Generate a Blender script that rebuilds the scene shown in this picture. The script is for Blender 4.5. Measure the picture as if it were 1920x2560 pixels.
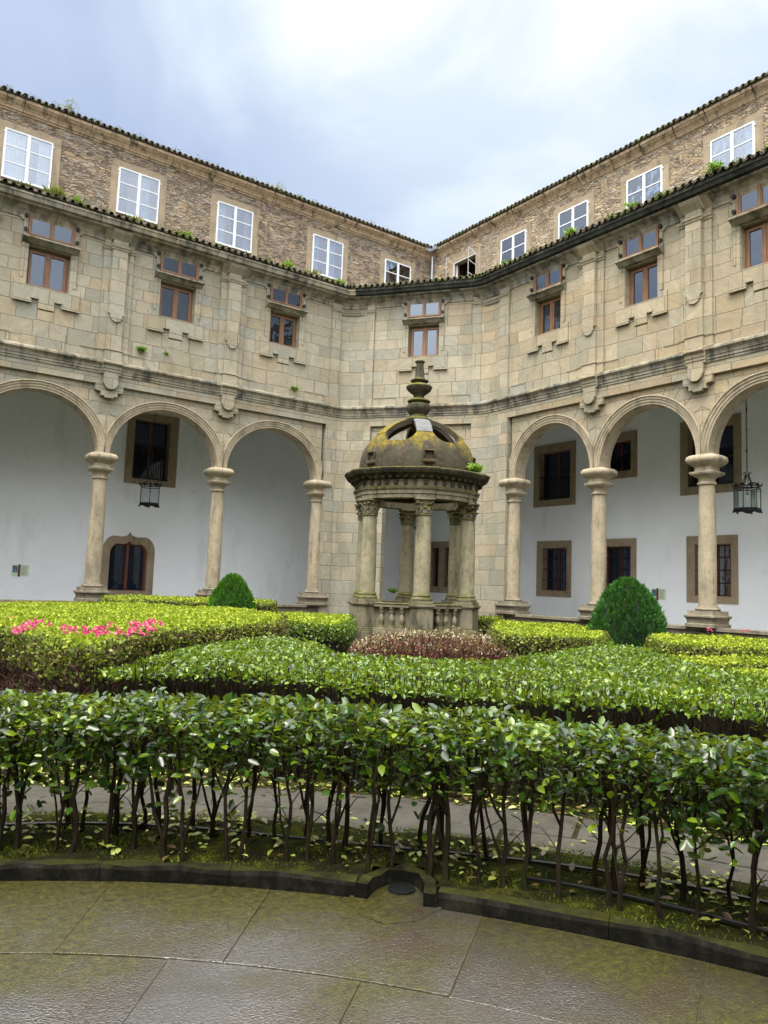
import bpy, bmesh, math, random
import numpy as np
from mathutils import Matrix, Vector
random.seed(7); rng = np.random.default_rng(7)
for o in list(bpy.data.objects): bpy.data.objects.remove(o)
scene = bpy.context.scene; COL = scene.collection
pi = math.pi
# ------------------------------------------------------------------ camera
PITCH, ROLL, YAW = 0.09718, 0.03548, 0.94886
CAM = np.array([-18.5957, -24.3787, 1.6])
fwd = np.array([math.cos(YAW)*math.cos(PITCH), math.sin(YAW)*math.cos(PITCH), math.sin(PITCH)])
rgt = np.array([math.sin(YAW), -math.cos(YAW), 0.0]); upv = np.cross(rgt, fwd)
cr, sr = math.cos(ROLL), math.sin(ROLL)
r2 = cr*rgt+sr*upv; u2 = -sr*rgt+cr*upv
cam = bpy.data.cameras.new('camera'); camo = bpy.data.objects.new('camera', cam); COL.objects.link(camo)
cam.sensor_fit = 'VERTICAL'; cam.sensor_height = 36.0; cam.lens = 1891.8/2560*36; cam.clip_end = 2000; cam.clip_start = .05
camo.matrix_world = Matrix([[r2[0], u2[0], -fwd[0], CAM[0]], [r2[1], u2[1], -fwd[1], CAM[1]], [r2[2], u2[2], -fwd[2], CAM[2]], [0, 0, 0, 1]])
scene.camera = camo
scene.render.resolution_x = 768; scene.render.resolution_y = 1024

# ------------------------------------------------------------------ node helper
class NT:
    def __init__(s, tree): s.t = tree; s.n = tree.nodes; s.l = tree.links
    def add(s, typ, **kw):
        n = s.n.new(typ)
        for k, v in kw.items(): setattr(n, k, v)
        return n
    def put(s, inp, v):
        if v is None: return
        if hasattr(v, 'node'): s.l.new(v, inp)
        else:
            try: inp.default_value = v
            except Exception:
                if hasattr(v, '__len__') and len(v) == 3: inp.default_value = (*v, 1)
                else: raise
    def m(s, op, a, b=None, c=None, clamp=False):
        n = s.add('ShaderNodeMath', operation=op); n.use_clamp = clamp
        for i, v in enumerate((a, b, c)): s.put(n.inputs[i], v)
        return n.outputs[0]
    def mix(s, f, a, b, mode='MIX'):
        n = s.add('ShaderNodeMix', data_type='RGBA', blend_type=mode)
        s.put(n.inputs[0], f); s.put(n.inputs[6], a if hasattr(a, 'node') else (*a[:3], 1)); s.put(n.inputs[7], b if hasattr(b, 'node') else (*b[:3], 1))
        return n.outputs[2]
    def noise(s, vec, scale, detail=4, rough=.55, dist=0, color=False):
        n = s.add('ShaderNodeTexNoise'); s.put(n.inputs['Vector'], vec)
        n.inputs['Scale'].default_value = scale; n.inputs['Detail'].default_value = detail
        n.inputs['Roughness'].default_value = rough; n.inputs['Distortion'].default_value = dist
        return n.outputs['Color' if color else 'Fac']
    def vor(s, vec, scale, feature='F1', rand=1):
        n = s.add('ShaderNodeTexVoronoi', feature=feature); s.put(n.inputs['Vector'], vec)
        n.inputs['Scale'].default_value = scale; n.inputs['Randomness'].default_value = rand
        return n
    def white(s, vec, dim='3D'):
        n = s.add('ShaderNodeTexWhiteNoise', noise_dimensions=dim)
        s.put(n.inputs['W' if dim == '1D' else 'Vector'], vec); return n.outputs['Value']
    def ramp(s, f, stops, interp='LINEAR'):
        n = s.add('ShaderNodeValToRGB'); e = n.color_ramp.elements; n.color_ramp.interpolation = interp
        while len(e) > 1: e.remove(e[-1])
        e[0].position = stops[0][0]; e[0].color = (*stops[0][1], 1)
        for p, c in stops[1:]:
            k = e.new(p); k.color = (*c, 1)
        s.put(n.inputs[0], f); return n.outputs[0]
    def rng(s, f, a, b, c=0, d=1):
        n = s.add('ShaderNodeMapRange'); n.clamp = True
        for i, v in enumerate((f, a, b, c, d)): s.put(n.inputs[i], v)
        return n.outputs[0]
    def sep(s, v):
        n = s.add('ShaderNodeSeparateXYZ'); s.put(n.inputs[0], v); return n.outputs
    def comb(s, x, y, z=0):
        n = s.add('ShaderNodeCombineXYZ')
        for i, v in enumerate((x, y, z)): s.put(n.inputs[i], v)
        return n.outputs[0]
    def map(s, v, sc=(1, 1, 1), rot=(0, 0, 0), loc=(0, 0, 0)):
        n = s.add('ShaderNodeMapping'); s.put(n.inputs[0], v)
        n.inputs['Scale'].default_value = sc; n.inputs['Rotation'].default_value = rot; n.inputs['Location'].default_value = loc
        return n.outputs[0]
    def bump(s, h, st=.5, dist=.02, normal=None):
        n = s.add('ShaderNodeBump'); n.inputs['Strength'].default_value = st; n.inputs['Distance'].default_value = dist
        s.put(n.inputs['Height'], h); s.put(n.inputs['Normal'], normal) if normal is not None else None
        return n.outputs[0]
    def uv(s): return s.add('ShaderNodeTexCoord').outputs['UV']
    def obj(s): return s.add('ShaderNodeNewGeometry').outputs['Position']

MATS = {}
def mat(name, fn):
    m = bpy.data.materials.new(name); m.use_nodes = True; t = NT(m.node_tree)
    p = m.node_tree.nodes['Principled BSDF']; fn(t, p, m); MATS[name] = m; return m
def simple(name, col, rough=.6, metal=0, var=.15, scale=8, bump=.1):
    def f(t, p, m):
        n = t.noise(t.obj(), scale, 5)
        c = t.mix(t.rng(n, .3, .7), [x*(1-var) for x in col], [min(1, x*(1+var)) for x in col])
        t.put(p.inputs['Base Color'], c); p.inputs['Roughness'].default_value = rough; p.inputs['Metallic'].default_value = metal
        if bump: t.put(p.inputs['Normal'], t.bump(n, bump, .01))
    return mat(name, f)

# ------------------------------------------------------------------ world: overcast with a brighter break upper right
w = bpy.data.worlds.new('World'); scene.world = w; w.use_nodes = True
t = NT(w.node_tree); bg = w.node_tree.nodes['Background']
SUN_EL, SUN_AZ = math.radians(64), math.radians(205)      # azimuth of the light's origin, from +x counter-clockwise
sky = t.add('ShaderNodeTexSky', sky_type='NISHITA'); sky.sun_disc = False; sky.sun_elevation = SUN_EL
sky.sun_rotation = math.radians(90)-SUN_AZ; sky.air_density = 1.5; sky.dust_density = 3
g = t.add('ShaderNodeTexCoord').outputs['Generated']; x, y, z = t.sep(g)
zc = t.m('ADD', t.m('MAXIMUM', z, 0), .35)
pc = t.comb(t.m('DIVIDE', x, zc), t.m('DIVIDE', y, zc), 0)
n1 = t.noise(pc, 1.9, 7, .52, .5); n2 = t.noise(t.map(pc, loc=(7, 3, 1)), .6, 3, .5)
cl = t.m('ADD', t.m('MULTIPLY', n1, .6), t.m('MULTIPLY', n2, .5))
def pixdir(px, py):
    d = fwd+(px-960)/1891.8*r2-(py-1280)/1891.8*u2; return d/np.linalg.norm(d)
bd = pixdir(1560, -60)
dp = t.add('ShaderNodeVectorMath', operation='DOT_PRODUCT'); t.put(dp.inputs[0], g); dp.inputs[1].default_value = tuple(bd)
glow = t.rng(dp.outputs['Value'], .80, 1.0, 0, 1); glow.node.interpolation_type = 'SMOOTHSTEP'
bd2 = pixdir(900, 0)
dp2 = t.add('ShaderNodeVectorMath', operation='DOT_PRODUCT'); t.put(dp2.inputs[0], g); dp2.inputs[1].default_value = tuple(bd2)
glow2 = t.rng(dp2.outputs['Value'], .955, 1.0, 0, .45); glow2.node.interpolation_type = 'SMOOTHSTEP'
f = t.m('ADD', t.m('ADD', t.m('MULTIPLY', t.rng(cl, .44, .66), 1.1), t.m('MULTIPLY', glow, 1.1)), t.m('MULTIPLY', glow2, t.rng(n1, .3, .65, .3, 1.3)))
f = t.m('SUBTRACT', f, t.rng(z, .22, .58, .42, -.06))
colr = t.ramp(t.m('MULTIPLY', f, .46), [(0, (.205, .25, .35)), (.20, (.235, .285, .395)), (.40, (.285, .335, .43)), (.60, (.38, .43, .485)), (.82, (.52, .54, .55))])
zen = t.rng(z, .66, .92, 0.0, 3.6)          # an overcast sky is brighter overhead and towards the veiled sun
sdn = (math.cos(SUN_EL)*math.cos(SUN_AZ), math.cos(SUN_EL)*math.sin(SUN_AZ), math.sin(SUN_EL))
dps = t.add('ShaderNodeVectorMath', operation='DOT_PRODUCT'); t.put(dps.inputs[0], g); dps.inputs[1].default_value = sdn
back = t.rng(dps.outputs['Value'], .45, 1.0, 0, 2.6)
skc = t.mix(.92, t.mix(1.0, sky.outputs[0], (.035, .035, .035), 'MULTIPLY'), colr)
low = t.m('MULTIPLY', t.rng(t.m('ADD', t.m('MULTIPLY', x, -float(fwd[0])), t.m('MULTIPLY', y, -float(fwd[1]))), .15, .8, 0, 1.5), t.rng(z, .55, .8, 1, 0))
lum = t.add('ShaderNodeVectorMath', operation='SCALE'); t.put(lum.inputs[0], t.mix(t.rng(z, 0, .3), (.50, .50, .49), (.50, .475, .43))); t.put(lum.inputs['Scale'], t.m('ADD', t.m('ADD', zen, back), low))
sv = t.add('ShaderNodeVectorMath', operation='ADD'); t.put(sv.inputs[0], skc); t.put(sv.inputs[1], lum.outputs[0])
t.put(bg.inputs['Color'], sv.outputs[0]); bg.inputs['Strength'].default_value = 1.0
sl = bpy.data.lights.new('sun', 'SUN'); sl.energy = 1.4; sl.angle = math.radians(28); sl.color = (1, .93, .80)
so = bpy.data.objects.new('sun', sl); COL.objects.link(so)
sd = Vector((math.cos(SUN_EL)*math.cos(SUN_AZ), math.cos(SUN_EL)*math.sin(SUN_AZ), math.sin(SUN_EL)))
so.rotation_euler = sd.to_track_quat('Z', 'Y').to_euler(); so.location = (0, 0, 40)
scene.view_settings.view_transform = 'Standard'; scene.view_settings.look = 'None'; scene.view_settings.exposure = 1.18; scene.view_settings.gamma = 1
scene.render.engine = 'CYCLES'; scene.cycles.max_bounces = 8; scene.cycles.transparent_max_bounces = 12

# ------------------------------------------------------------------ materials
def m_ashlar(stain=0.0, dark=0.0, warm=0.0):
    def f(t, p, m):
        uv = t.uv(); u, v, _ = t.sep(uv); P = t.obj()
        rh = .44
        vv = t.m('ADD', t.m('DIVIDE', v, rh), t.m('MULTIPLY', t.m('SINE', t.m('MULTIPLY', v, 1.7)), .25))
        row = t.m('FLOOR', vv); fr = t.m('FRACT', vv)
        rr = t.white(row, '1D'); rr2 = t.white(t.m('ADD', row, 37.3), '1D')
        wd = t.m('ADD', .62, t.m('MULTIPLY', rr, .45))
        uu = t.m('ADD', t.m('DIVIDE', u, wd), t.m('MULTIPLY', rr2, 9.0))
        uu = t.m('ADD', uu, t.m('MULTIPLY', t.m('SINE', t.m('MULTIPLY', uu, 2.3)), .22))
        cu = t.m('FLOOR', uu); fu = t.m('FRACT', uu)
        cid = t.comb(cu, row, 3.1)
        r = t.white(cid); rb = t.white(t.comb(cu, row, 9.7))
        base = t.ramp(r, [(0, (.33, .30, .235)), (.16, (.355, .32, .25)), (.34, (.29, .28, .23)), (.5, (.39, .355, .28)), (.62, (.325, .28, .205)),
                          (.74, (.345, .33, .27)), (.86, (.385, .325, .235)), (.93, (.30, .30, .26))], 'CONSTANT')
        n = t.noise(P, 1.1, 6, .6); nf = t.noise(P, 16, 6, .65)
        # diagonal veins, oriented per block
        ang = t.m('MULTIPLY', t.m('SUBTRACT', rb, .5), 2.4)
        va = t.m('ADD', t.m('MULTIPLY', u, t.m('SINE', ang)), t.m('MULTIPLY', v, t.m('COSINE', ang)))
        vb = t.m('SUBTRACT', t.m('MULTIPLY', u, t.m('COSINE', ang)), t.m('MULTIPLY', v, t.m('SINE', ang)))
        vein = t.noise(t.comb(t.m('MULTIPLY', va, 11), t.m('MULTIPLY', vb, 1.6), t.m('MULTIPLY', r, 20)), 1.0, 5, .65, .6)
        c = t.mix(t.rng(vein, .34, .68), t.mix(1, base, (.88, .89, .88), 'MULTIPLY'), t.mix(1, base, (1.17, 1.16, 1.13), 'MULTIPLY'))
        c = t.mix(t.rng(nf, .25, .75, 0, .5), c, t.mix(1, c, (.68, .68, .66), 'MULTIPLY'))
        c = t.mix(t.rng(n, .45, .75, 0, .55), c, (.25, .24, .155))                 # green-grey lichen film
        n3 = t.noise(t.map(P, sc=(1, 1, .25)), 1.7, 5, .6)
        c = t.mix(t.rng(n3, .53, .72, 0, .55), c, (.17, .16, .115))
        w1 = t.m('GREATER_THAN', vein, .74)
        c = t.mix(t.m('MULTIPLY', w1, .5), c, (.62, .60, .52))
        if warm: c = t.mix(1, c, (1+.06*warm, 1, 1-.08*warm), 'MULTIPLY')
        # joints
        jw = .014
        e1 = t.m('MULTIPLY', t.m('MINIMUM', fr, t.m('SUBTRACT', 1, fr)), rh)
        e2 = t.m('MULTIPLY', t.m('MINIMUM', fu, t.m('SUBTRACT', 1, fu)), wd)
        e = t.m('ADD', t.m('MINIMUM', e1, e2), t.m('MULTIPLY', t.m('SUBTRACT', nf, .5), .012))
        j = t.rng(e, .004, jw, 1, 0)
        c = t.mix(t.m('MULTIPLY', j, .62), c, (.15, .13, .09))
        if stain:
            st = t.noise(t.map(P, sc=(2.4, 2.4, .5)), 1.6, 5, .6); st2 = t.noise(P, .7, 3)
            c = t.mix(t.m('MULTIPLY', t.rng(t.m('ADD', t.m('MULTIPLY', st, .7), t.m('MULTIPLY', st2, .3)), .50-.05*stain, .62, 0, 1), min(.95, .5+.35*stain)), c, (.035, .037, .033))
            c = t.mix(t.rng(t.noise(P, 3.1, 4), .58, .7, 0, .5), c, (.33, .33, .30))
        if dark: c = t.mix(dark, c, (.03, .035, .025))
        t.put(p.inputs['Base Color'], c); p.inputs['Roughness'].default_value = .9
        h = t.m('ADD', t.m('ADD', t.m('MULTIPLY', t.m('SUBTRACT', 1, j), 1.0), t.m('MULTIPLY', nf, .5)), t.m('MULTIPLY', r, .25))
        t.put(p.inputs['Normal'], t.bump(h, .7, .02))
    return f
mat('ashlar', m_ashlar()); mat('ashlar_lit', m_ashlar(warm=1.0)); mat('ashlar_stained', m_ashlar(stain=1.1)); mat('ashlar_black', m_ashlar(stain=2.6))  # right wing copy has its warmer light put into the colour
def m_rubble(warm):
    def f(t, p, m):
        uv = t.uv(); P = t.obj()
        d = t.noise(t.map(uv, sc=(1.6, 1.6, 1)), 1.4, 3, .5, color=True)
        dv = t.add('ShaderNodeVectorMath', operation='MULTIPLY_ADD'); t.put(dv.inputs[0], d); dv.inputs[1].default_value = (.36, .13, 0); t.put(dv.inputs[2], uv)
        q = t.map(dv.outputs[0], sc=(3.1, 9.6, 1))
        vc = t.vor(q, 1.0); ve = t.vor(q, 1.0, 'DISTANCE_TO_EDGE')
        q2 = t.map(dv.outputs[0], sc=(5.0, 15.5, 1), loc=(3, 5, 0)); ve2 = t.vor(q2, 1.0, 'DISTANCE_TO_EDGE'); vc2 = t.vor(q2, 1.0)
        sel = t.m('GREATER_THAN', t.noise(uv, .7, 3), .5)
        ed = t.m('ADD', t.m('MULTIPLY', ve.outputs['Distance'], t.m('SUBTRACT', 1, sel)), t.m('MULTIPLY', ve2.outputs['Distance'], sel))
        idc = t.mix(sel, vc.outputs['Color'], vc2.outputs['Color'])
        r, gg, bb = t.sep(idc)
        stops = [(0, (.15, .115, .085)), (.15, (.32, .25, .17)), (.30, (.235, .19, .15)), (.45, (.38, .315, .225)), (.58, (.26, .215, .18)), (.70, (.34, .25, .155)), (.82, (.33, .30, .25)), (.92, (.20, .145, .105)), (1, (.42, .36, .28))]
        if warm: stops = [(a, (min(1, c0*1.22), c1*1.2, c2*1.12)) for a, (c0, c1, c2) in stops]
        base = t.ramp(r, stops, 'CONSTANT')
        nf = t.noise(P, 14, 5, .65); n2 = t.noise(P, .5, 3)
        c = t.mix(t.rng(nf, .3, .7, 0, .5), base, t.mix(1, base, (.6, .6, .6), 'MULTIPLY'))
        c = t.mix(t.rng(n2, .5, .7, 0, .35), c, (.26, .25, .20))
        mort = t.m('MULTIPLY', t.rng(ed, .012, .055, 1, 0), 1.0)
        mc = t.mix(t.rng(nf, .4, .6), (.44, .35, .25) if not warm else (.55, .45, .32), (.30, .235, .165))
        c = t.mix(mort, c, mc)
        dk = t.m('MULTIPLY', t.rng(ed, .01, .05, 1, 0), t.rng(t.noise(uv, 2.2, 3), .46, .54))  # shadow in the crevices between stones, painted into the colour
        c = t.mix(t.m('MULTIPLY', dk, .85), c, (.035, .028, .022))
        t.put(p.inputs['Base Color'], c); p.inputs['Roughness'].default_value = .95
        h = t.m('ADD', t.rng(ed, 0, .14), t.m('ADD', t.m('MULTIPLY', nf, .35), t.m('MULTIPLY', gg, .5)))
        t.put(p.inputs['Normal'], t.bump(h, 1.0, .035))
    return f
mat('rubble', m_rubble(0)); mat('rubble_lit', m_rubble(1))  # second copy paints the right wing's brighter, warmer light into the stones
def granite(name, c1, c2, moss=0.0, mossc=(.16, .15, .02), stain=.3, scale=1.0, low=None):
    def f(t, p, m):
        P = t.obj(); n = t.noise(P, 2.2*scale, 6, .6); nf = t.noise(P, 38*scale, 5, .7); nb = t.noise(P, 9*scale, 5, .6)
        c = t.mix(t.rng(n, .3, .7), c1, c2)
        c = t.mix(t.rng(nf, .3, .7, 0, .55), c, t.mix(1, c, (.55, .54, .5), 'MULTIPLY'))
        c = t.mix(t.rng(nb, .5, .75, 0, stain), c, (.10, .10, .075))
        n4 = t.noise(t.map(P, sc=(1.5, 1.5, .35)), 2.5, 5, .6)
        c = t.mix(t.rng(n4, .52, .72, 0, stain*1.6), c, (.07, .072, .05))
        if moss:
            gz = t.sep(t.add('ShaderNodeNewGeometry').outputs['Normal'])[2]
            k = t.m('ADD', t.m('MULTIPLY', gz, .5), t.m('ADD', t.noise(P, 3.2, 6, .65), -.35))
            mc = t.ramp(t.noise(P, 11, 5, .7), [(.25, (.05, .055, .012)), (.5, mossc), (.75, (mossc[0]*1.9, mossc[1]*1.8, mossc[2]*1.6))])
            c = t.mix(t.rng(k, .42-.3*moss, .60-.3*moss), c, mc)
        t.put(p.inputs['Base Color'], c); p.inputs['Roughness'].default_value = .9; p.inputs['Specular IOR Level'].default_value = .15
        t.put(p.inputs['Normal'], t.bump(t.m('ADD', t.m('MULTIPLY', nf, .6), nb), .55, .02))
    return mat(name, f)
granite('granite', (.38, .33, .24), (.50, .43, .32), stain=.42)
granite('granite_base', (.20, .18, .14), (.33, .29, .22), stain=.7)
granite('granite_frame', (.30, .24, .17), (.40, .33, .24), stain=.3)
granite('pav_column', (.27, .25, .17), (.39, .355, .25), stain=.6, moss=.12, mossc=(.15, .15, .035))
granite('pav_stone', (.19, .17, .125), (.31, .275, .20), stain=.8, moss=.25, mossc=(.11, .11, .02))
granite('pav_dark', (.03, .028, .022), (.10, .09, .065), stain=.9, moss=.18, mossc=(.10, .10, .02))
granite('pav_dome', (.05, .04, .03), (.10, .08, .06), stain=.8, moss=.46, mossc=(.16, .125, .02))
granite('pav_slab', (.13, .135, .145), (.19, .20, .21), stain=.3)
granite('cornice_stone', (.40, .29, .19), (.52, .41, .29), stain=.75)
granite('gutter_black', (.012, .014, .012), (.05, .055, .045), stain=.3, moss=.02, mossc=(.05, .06, .01))
granite('path_stone', (.045, .043, .037), (.085, .08, .07), stain=.5)
granite('kerb_stone', (.004, .004, .003), (.008, .008, .005), stain=.2, moss=-.3, mossc=(.022, .024, .004))
def f(t, p, m):
    P = t.obj(); n = t.noise(P, 1.0, 5, .55); nf = t.noise(P, 7, 4, .6)
    c = t.mix(t.rng(n, .35, .75), (.85, .905, .97), (.79, .85, .91))
    s = t.noise(t.map(P, sc=(1, 1, .3)), .8, 5, .65); c = t.mix(t.rng(s, .54, .74, 0, .45), c, (.52, .56, .52)); s2 = t.noise(t.map(P, loc=(5, 1, 2)), 2.3, 6, .7); c = t.mix(t.rng(s2, .62, .72, 0, .22), c, (.42, .42, .36))
    t.put(p.inputs['Base Color'], c); p.inputs['Roughness'].default_value = .85
    t.put(p.inputs['Normal'], t.bump(t.m('ADD', nf, n), .25, .03))
mat('whitewash', f)
def f(t, p, m):
    P = t.obj(); n = t.noise(t.map(P, sc=(9, 9, 1.2)), 3, 5, .6)
    t.put(p.inputs['Base Color'], t.mix(t.rng(n, .3, .7), (.13, .060, .027), (.25, .125, .052))); p.inputs['Roughness'].default_value = .45
mat('wood', f)
def f(t, p, m):
    P = t.obj(); n = t.noise(t.map(P, sc=(9, 9, 1.2)), 3, 5, .6)
    t.put(p.inputs['Base Color'], t.mix(t.rng(n, .3, .7), (.09, .022, .012), (.15, .04, .02))); p.inputs['Roughness'].default_value = .45
mat('wood_dark', f)
def f(t, p, m):
    P = t.obj(); n = t.noise(P, 22, 5, .7)
    t.put(p.inputs['Base Color'], t.mix(t.rng(n, .62, .72), (.66, .69, .72), (.36, .34, .30))); p.inputs['Roughness'].default_value = .5
mat('white_paint', f)
def glass(name, tint, refl, rough=.015, wav=.0, base=None):
    def f(t, p, m):
        nt = m.node_tree; out = nt.nodes['Material Output']
        gl = t.add('ShaderNodeBsdfGlossy'); gl.inputs['Roughness'].default_value = rough; gl.inputs['Color'].default_value = (*tint, 1)
        if base is None:
            tr = t.add('ShaderNodeBsdfTransparent'); tr.inputs['Color'].default_value = (.88, .92, .95, 1)
        else:
            tr = t.add('ShaderNodeBsdfDiffuse'); tr.inputs['Color'].default_value = (*base, 1)
        fr = t.add('ShaderNodeFresnel'); fr.inputs['IOR'].default_value = 1.5
        mx = t.add('ShaderNodeMixShader'); t.put(mx.inputs[0], t.m('ADD', t.m('MULTIPLY', fr.outputs[0], .9), refl, clamp=True))
        t.put(mx.inputs[1], tr.outputs[0]); t.put(mx.inputs[2], gl.outputs[0]); t.put(out.inputs[0], mx.outputs[0])
        if wav: t.put(gl.inputs['Normal'], t.bump(t.noise(t.obj(), 1.6, 2), wav, .05))
    return mat(name, f)
glass('glass', (.72, .78, .86), .22, wav=.12); glass('glass_brown', (.42, .50, .60), .22, wav=.10, base=(.012, .014, .02))
glass('glass_brown_dark', (.5, .60, .7), .05, wav=.5, base=(.012, .014, .018))
glass('glass_rear', (.6, .75, 1), .03, wav=.0, base=(.008, .012, .025)); glass('glass_lantern', (.8, .9, .9), .03)
simple('iron', (.018, .02, .022), .5, .6, .2, 20); simple('zinc', (.38, .42, .45), .4, .7); simple('interior', (.03, .022, .018), .9); simple('hose', (.012, .012, .013), .35, bump=0)
simple('interior_blue', (.012, .015, .03), .9); simple('bulb', (.8, .8, .75), .3, bump=0); simple('ceiling', (.30, .31, .22), .9); simple('floor_stone', (.55, .53, .50), .7, var=.25, scale=3)
simple('sign_green', (.62, .72, .60), .4, bump=0, var=.03); simple('sign_brown', (.12, .03, .02), .4, bump=0); simple('sign_text', (.16, .22, .16), .6, bump=0); simple('sign_photo', (.06, .12, .16), .4, bump=0, var=.8, scale=14)
simple('sign_blue', (.10, .25, .42), .4, bump=0)
simple('curtain_white', (.74, .76, .80), .8, scale=3); simple('curtain_warm', (.50, .26, .15), .8, scale=3)
def f(t, p, m):
    P = t.obj(); n = t.noise(P, 5, 6, .7); n2 = t.noise(P, 1.3, 4, .6)
    c = t.ramp(n, [(.3, (.03, .028, .018)), (.5, (.085, .07, .05)), (.7, (.16, .12, .085))])
    c = t.mix(t.rng(n2, .46, .62, 0, .8), c, t.ramp(n, [(.35, (.03, .04, .008)), (.65, (.14, .16, .03))]))
    t.put(p.inputs['Base Color'], c); p.inputs['Roughness'].default_value = .9; t.put(p.inputs['Normal'], t.bump(n, .8, .04))
mat('tile', f)
def f(t, p, m):
    P = t.obj(); n = t.noise(P, 5, 8, .65); nf = t.noise(P, 60, 5, .7); nb = t.noise(P, 1.1, 4)
    c = t.ramp(n, [(.3, (.014, .010, .006)), (.45, (.026, .022, .008)), (.55, (.03, .04, .008)), (.75, (.06, .075, .014))])
    c = t.mix(t.rng(nb, .4, .65, 0, .6), c, (.03, .022, .014)); c = t.mix(t.rng(nf, .35, .7, 0, .6), c, t.mix(1, c, (.4, .4, .4), 'MULTIPLY'))
    t.put(p.inputs['Base Color'], c); p.inputs['Roughness'].default_value = .85
    t.put(p.inputs['Normal'], t.bump(t.m('ADD', n, t.m('MULTIPLY', nf, .5)), .9, .03))
mat('soil', f); MATS['soil'].node_tree.nodes['Principled BSDF'].inputs['Specular IOR Level'].default_value = .12
def f(t, p, m):
    P = t.obj(); n = t.noise(P, 6, 8, .7); nf = t.noise(P, 70, 5, .7); nb = t.noise(P, 2.2, 4)
    c = t.ramp(n, [(.3, (.010, .010, .003)), (.5, (.024, .030, .004)), (.6, (.07, .075, .006)), (.78, (.15, .14, .010))])
    c = t.mix(t.rng(nb, .48, .66, 0, .7), c, (.02, .014, .008)); c = t.mix(t.rng(nf, .35, .7, 0, .7), c, t.mix(1, c, (.35, .35, .35), 'MULTIPLY'))
    t.put(p.inputs['Base Color'], c); p.inputs['Roughness'].default_value = .9
    t.put(p.inputs['Normal'], t.bump(t.m('ADD', n, t.m('MULTIPLY', nf, .6)), 1.0, .04))
mat('moss_soil', f); MATS['moss_soil'].node_tree.nodes['Principled BSDF'].inputs['Specular IOR Level'].default_value = .12
simple('joint_sand', (.07, .06, .02), .8, var=.6, scale=9)
def f(t, p, m):                                             # wet, moss-stained granite paving
    P = t.obj(); n = t.noise(P, .9, 6, .6, .3); n2 = t.noise(t.map(P, loc=(4, 9, 2)), 1.9, 6, .6); nf = t.noise(P, 85, 4, .75); nm = t.noise(P, 26, 4, .65)
    rd = t.add('ShaderNodeNewGeometry').outputs['Random Per Island']
    c = t.mix(rd, (.038, .036, .029), (.07, .066, .058))
    c = t.mix(t.rng(n2, .42, .62, 0, .8), c, (.040, .022, .006))
    sx, sy, _ = t.sep(P); rad = t.m('SQRT', t.m('ADD', t.m('POWER', t.m('ADD', sx, 20.5), 2), t.m('POWER', t.m('ADD', sy, 25.0), 2)))
    nm_ = t.m('ADD', n, t.rng(rad, 4.2, 5.8, -.05, .09))
    c = t.mix(t.rng(nm_, .46, .60, 0, .85), c, t.ramp(nm, [(.3, (.012, .013, .002)), (.7, (.088, .082, .008))]))
    c = t.mix(t.rng(nf, .35, .65, 0, .75), c, t.mix(1, c, (.35, .33, .3), 'MULTIPLY'))
    t.put(p.inputs['Base Color'], c)
    t.put(p.inputs['Roughness'], t.rng(n, .35, .65, .35, .6)); p.inputs['Specular IOR Level'].default_value = .25
    ng = t.noise(t.map(P, loc=(2, 5, 1)), 72, 3, .6); ng2 = t.noise(P, 120, 2, .5)
    wet = t.m('MULTIPLY', t.rng(nm_, .42, .6, 1.0, .3), t.rng(t.noise(P, .8, 4, .6), .3, .6, .35, 1.0))
    t.put(p.inputs['Coat Weight'], wet); p.inputs['Coat Roughness'].default_value = .10; p.inputs['Coat IOR'].default_value = 2.35
    t.put(p.inputs['Normal'], t.bump(t.m('ADD', t.m('MULTIPLY', nf, .6), nm), .8, .01))
    t.put(p.inputs['Coat Normal'], t.bump(t.m('ADD', t.m('MULTIPLY', ng, .7), t.m('MULTIPLY', ng2, .9)), .55, .012))
mat('paving', f)
def leafmat(name, stops, rough=.3, trans=.25, spec=.5, transcol=(.25, .45, .05)):
    def f(t, p, m):
        rd = t.add('ShaderNodeNewGeometry').outputs['Random Per Island']
        nb = t.noise(t.obj(), 1.5, 3)
        k = t.m('ADD', t.m('MULTIPLY', rd, .8), t.m('MULTIPLY', t.m('SUBTRACT', nb, .4), .6), clamp=True)
        c = t.ramp(k, stops)
        t.put(p.inputs['Base Color'], c); p.inputs['Roughness'].default_value = rough; p.inputs['Specular IOR Level'].default_value = spec
        out = m.node_tree.nodes['Material Output']; tr = t.add('ShaderNodeBsdfTranslucent'); t.put(tr.inputs[0], t.mix(.5, c, transcol))
        mx = t.add('ShaderNodeMixShader'); mx.inputs[0].default_value = trans
        t.put(mx.inputs[1], p.outputs[0]); t.put(mx.inputs[2], tr.outputs[0]); t.put(out.inputs[0], mx.outputs[0])
    return mat(name, f)
leafmat('leaf_camellia', [(0, (.003, .012, .004)), (.30, (.008, .034, .005)), (.52, (.028, .08, .006)), (.76, (.085, .165, .009)), (.96, (.22, .30, .02)), (1, (.55, .50, .08))], .22, .24, .7, (.42, .5, .02))
leafmat('leaf_camellia_far', [(0, (.008, .024, .004)), (.3, (.03, .08, .006)), (.6, (.095, .19, .010)), (.88, (.22, .34, .022)), (1, (.5, .45, .10))], .27, .28, .6, (.4, .5, .02))
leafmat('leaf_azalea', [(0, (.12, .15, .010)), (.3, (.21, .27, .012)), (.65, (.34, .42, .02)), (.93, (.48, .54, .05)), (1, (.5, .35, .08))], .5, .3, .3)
leafmat('leaf_azalea_side', [(0, (.03, .025, .008)), (.35, (.075, .09, .013)), (.65, (.17, .20, .03)), (.88, (.34, .37, .11)), (1, (.18, .06, .02))], .5, .25, .3)
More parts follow.
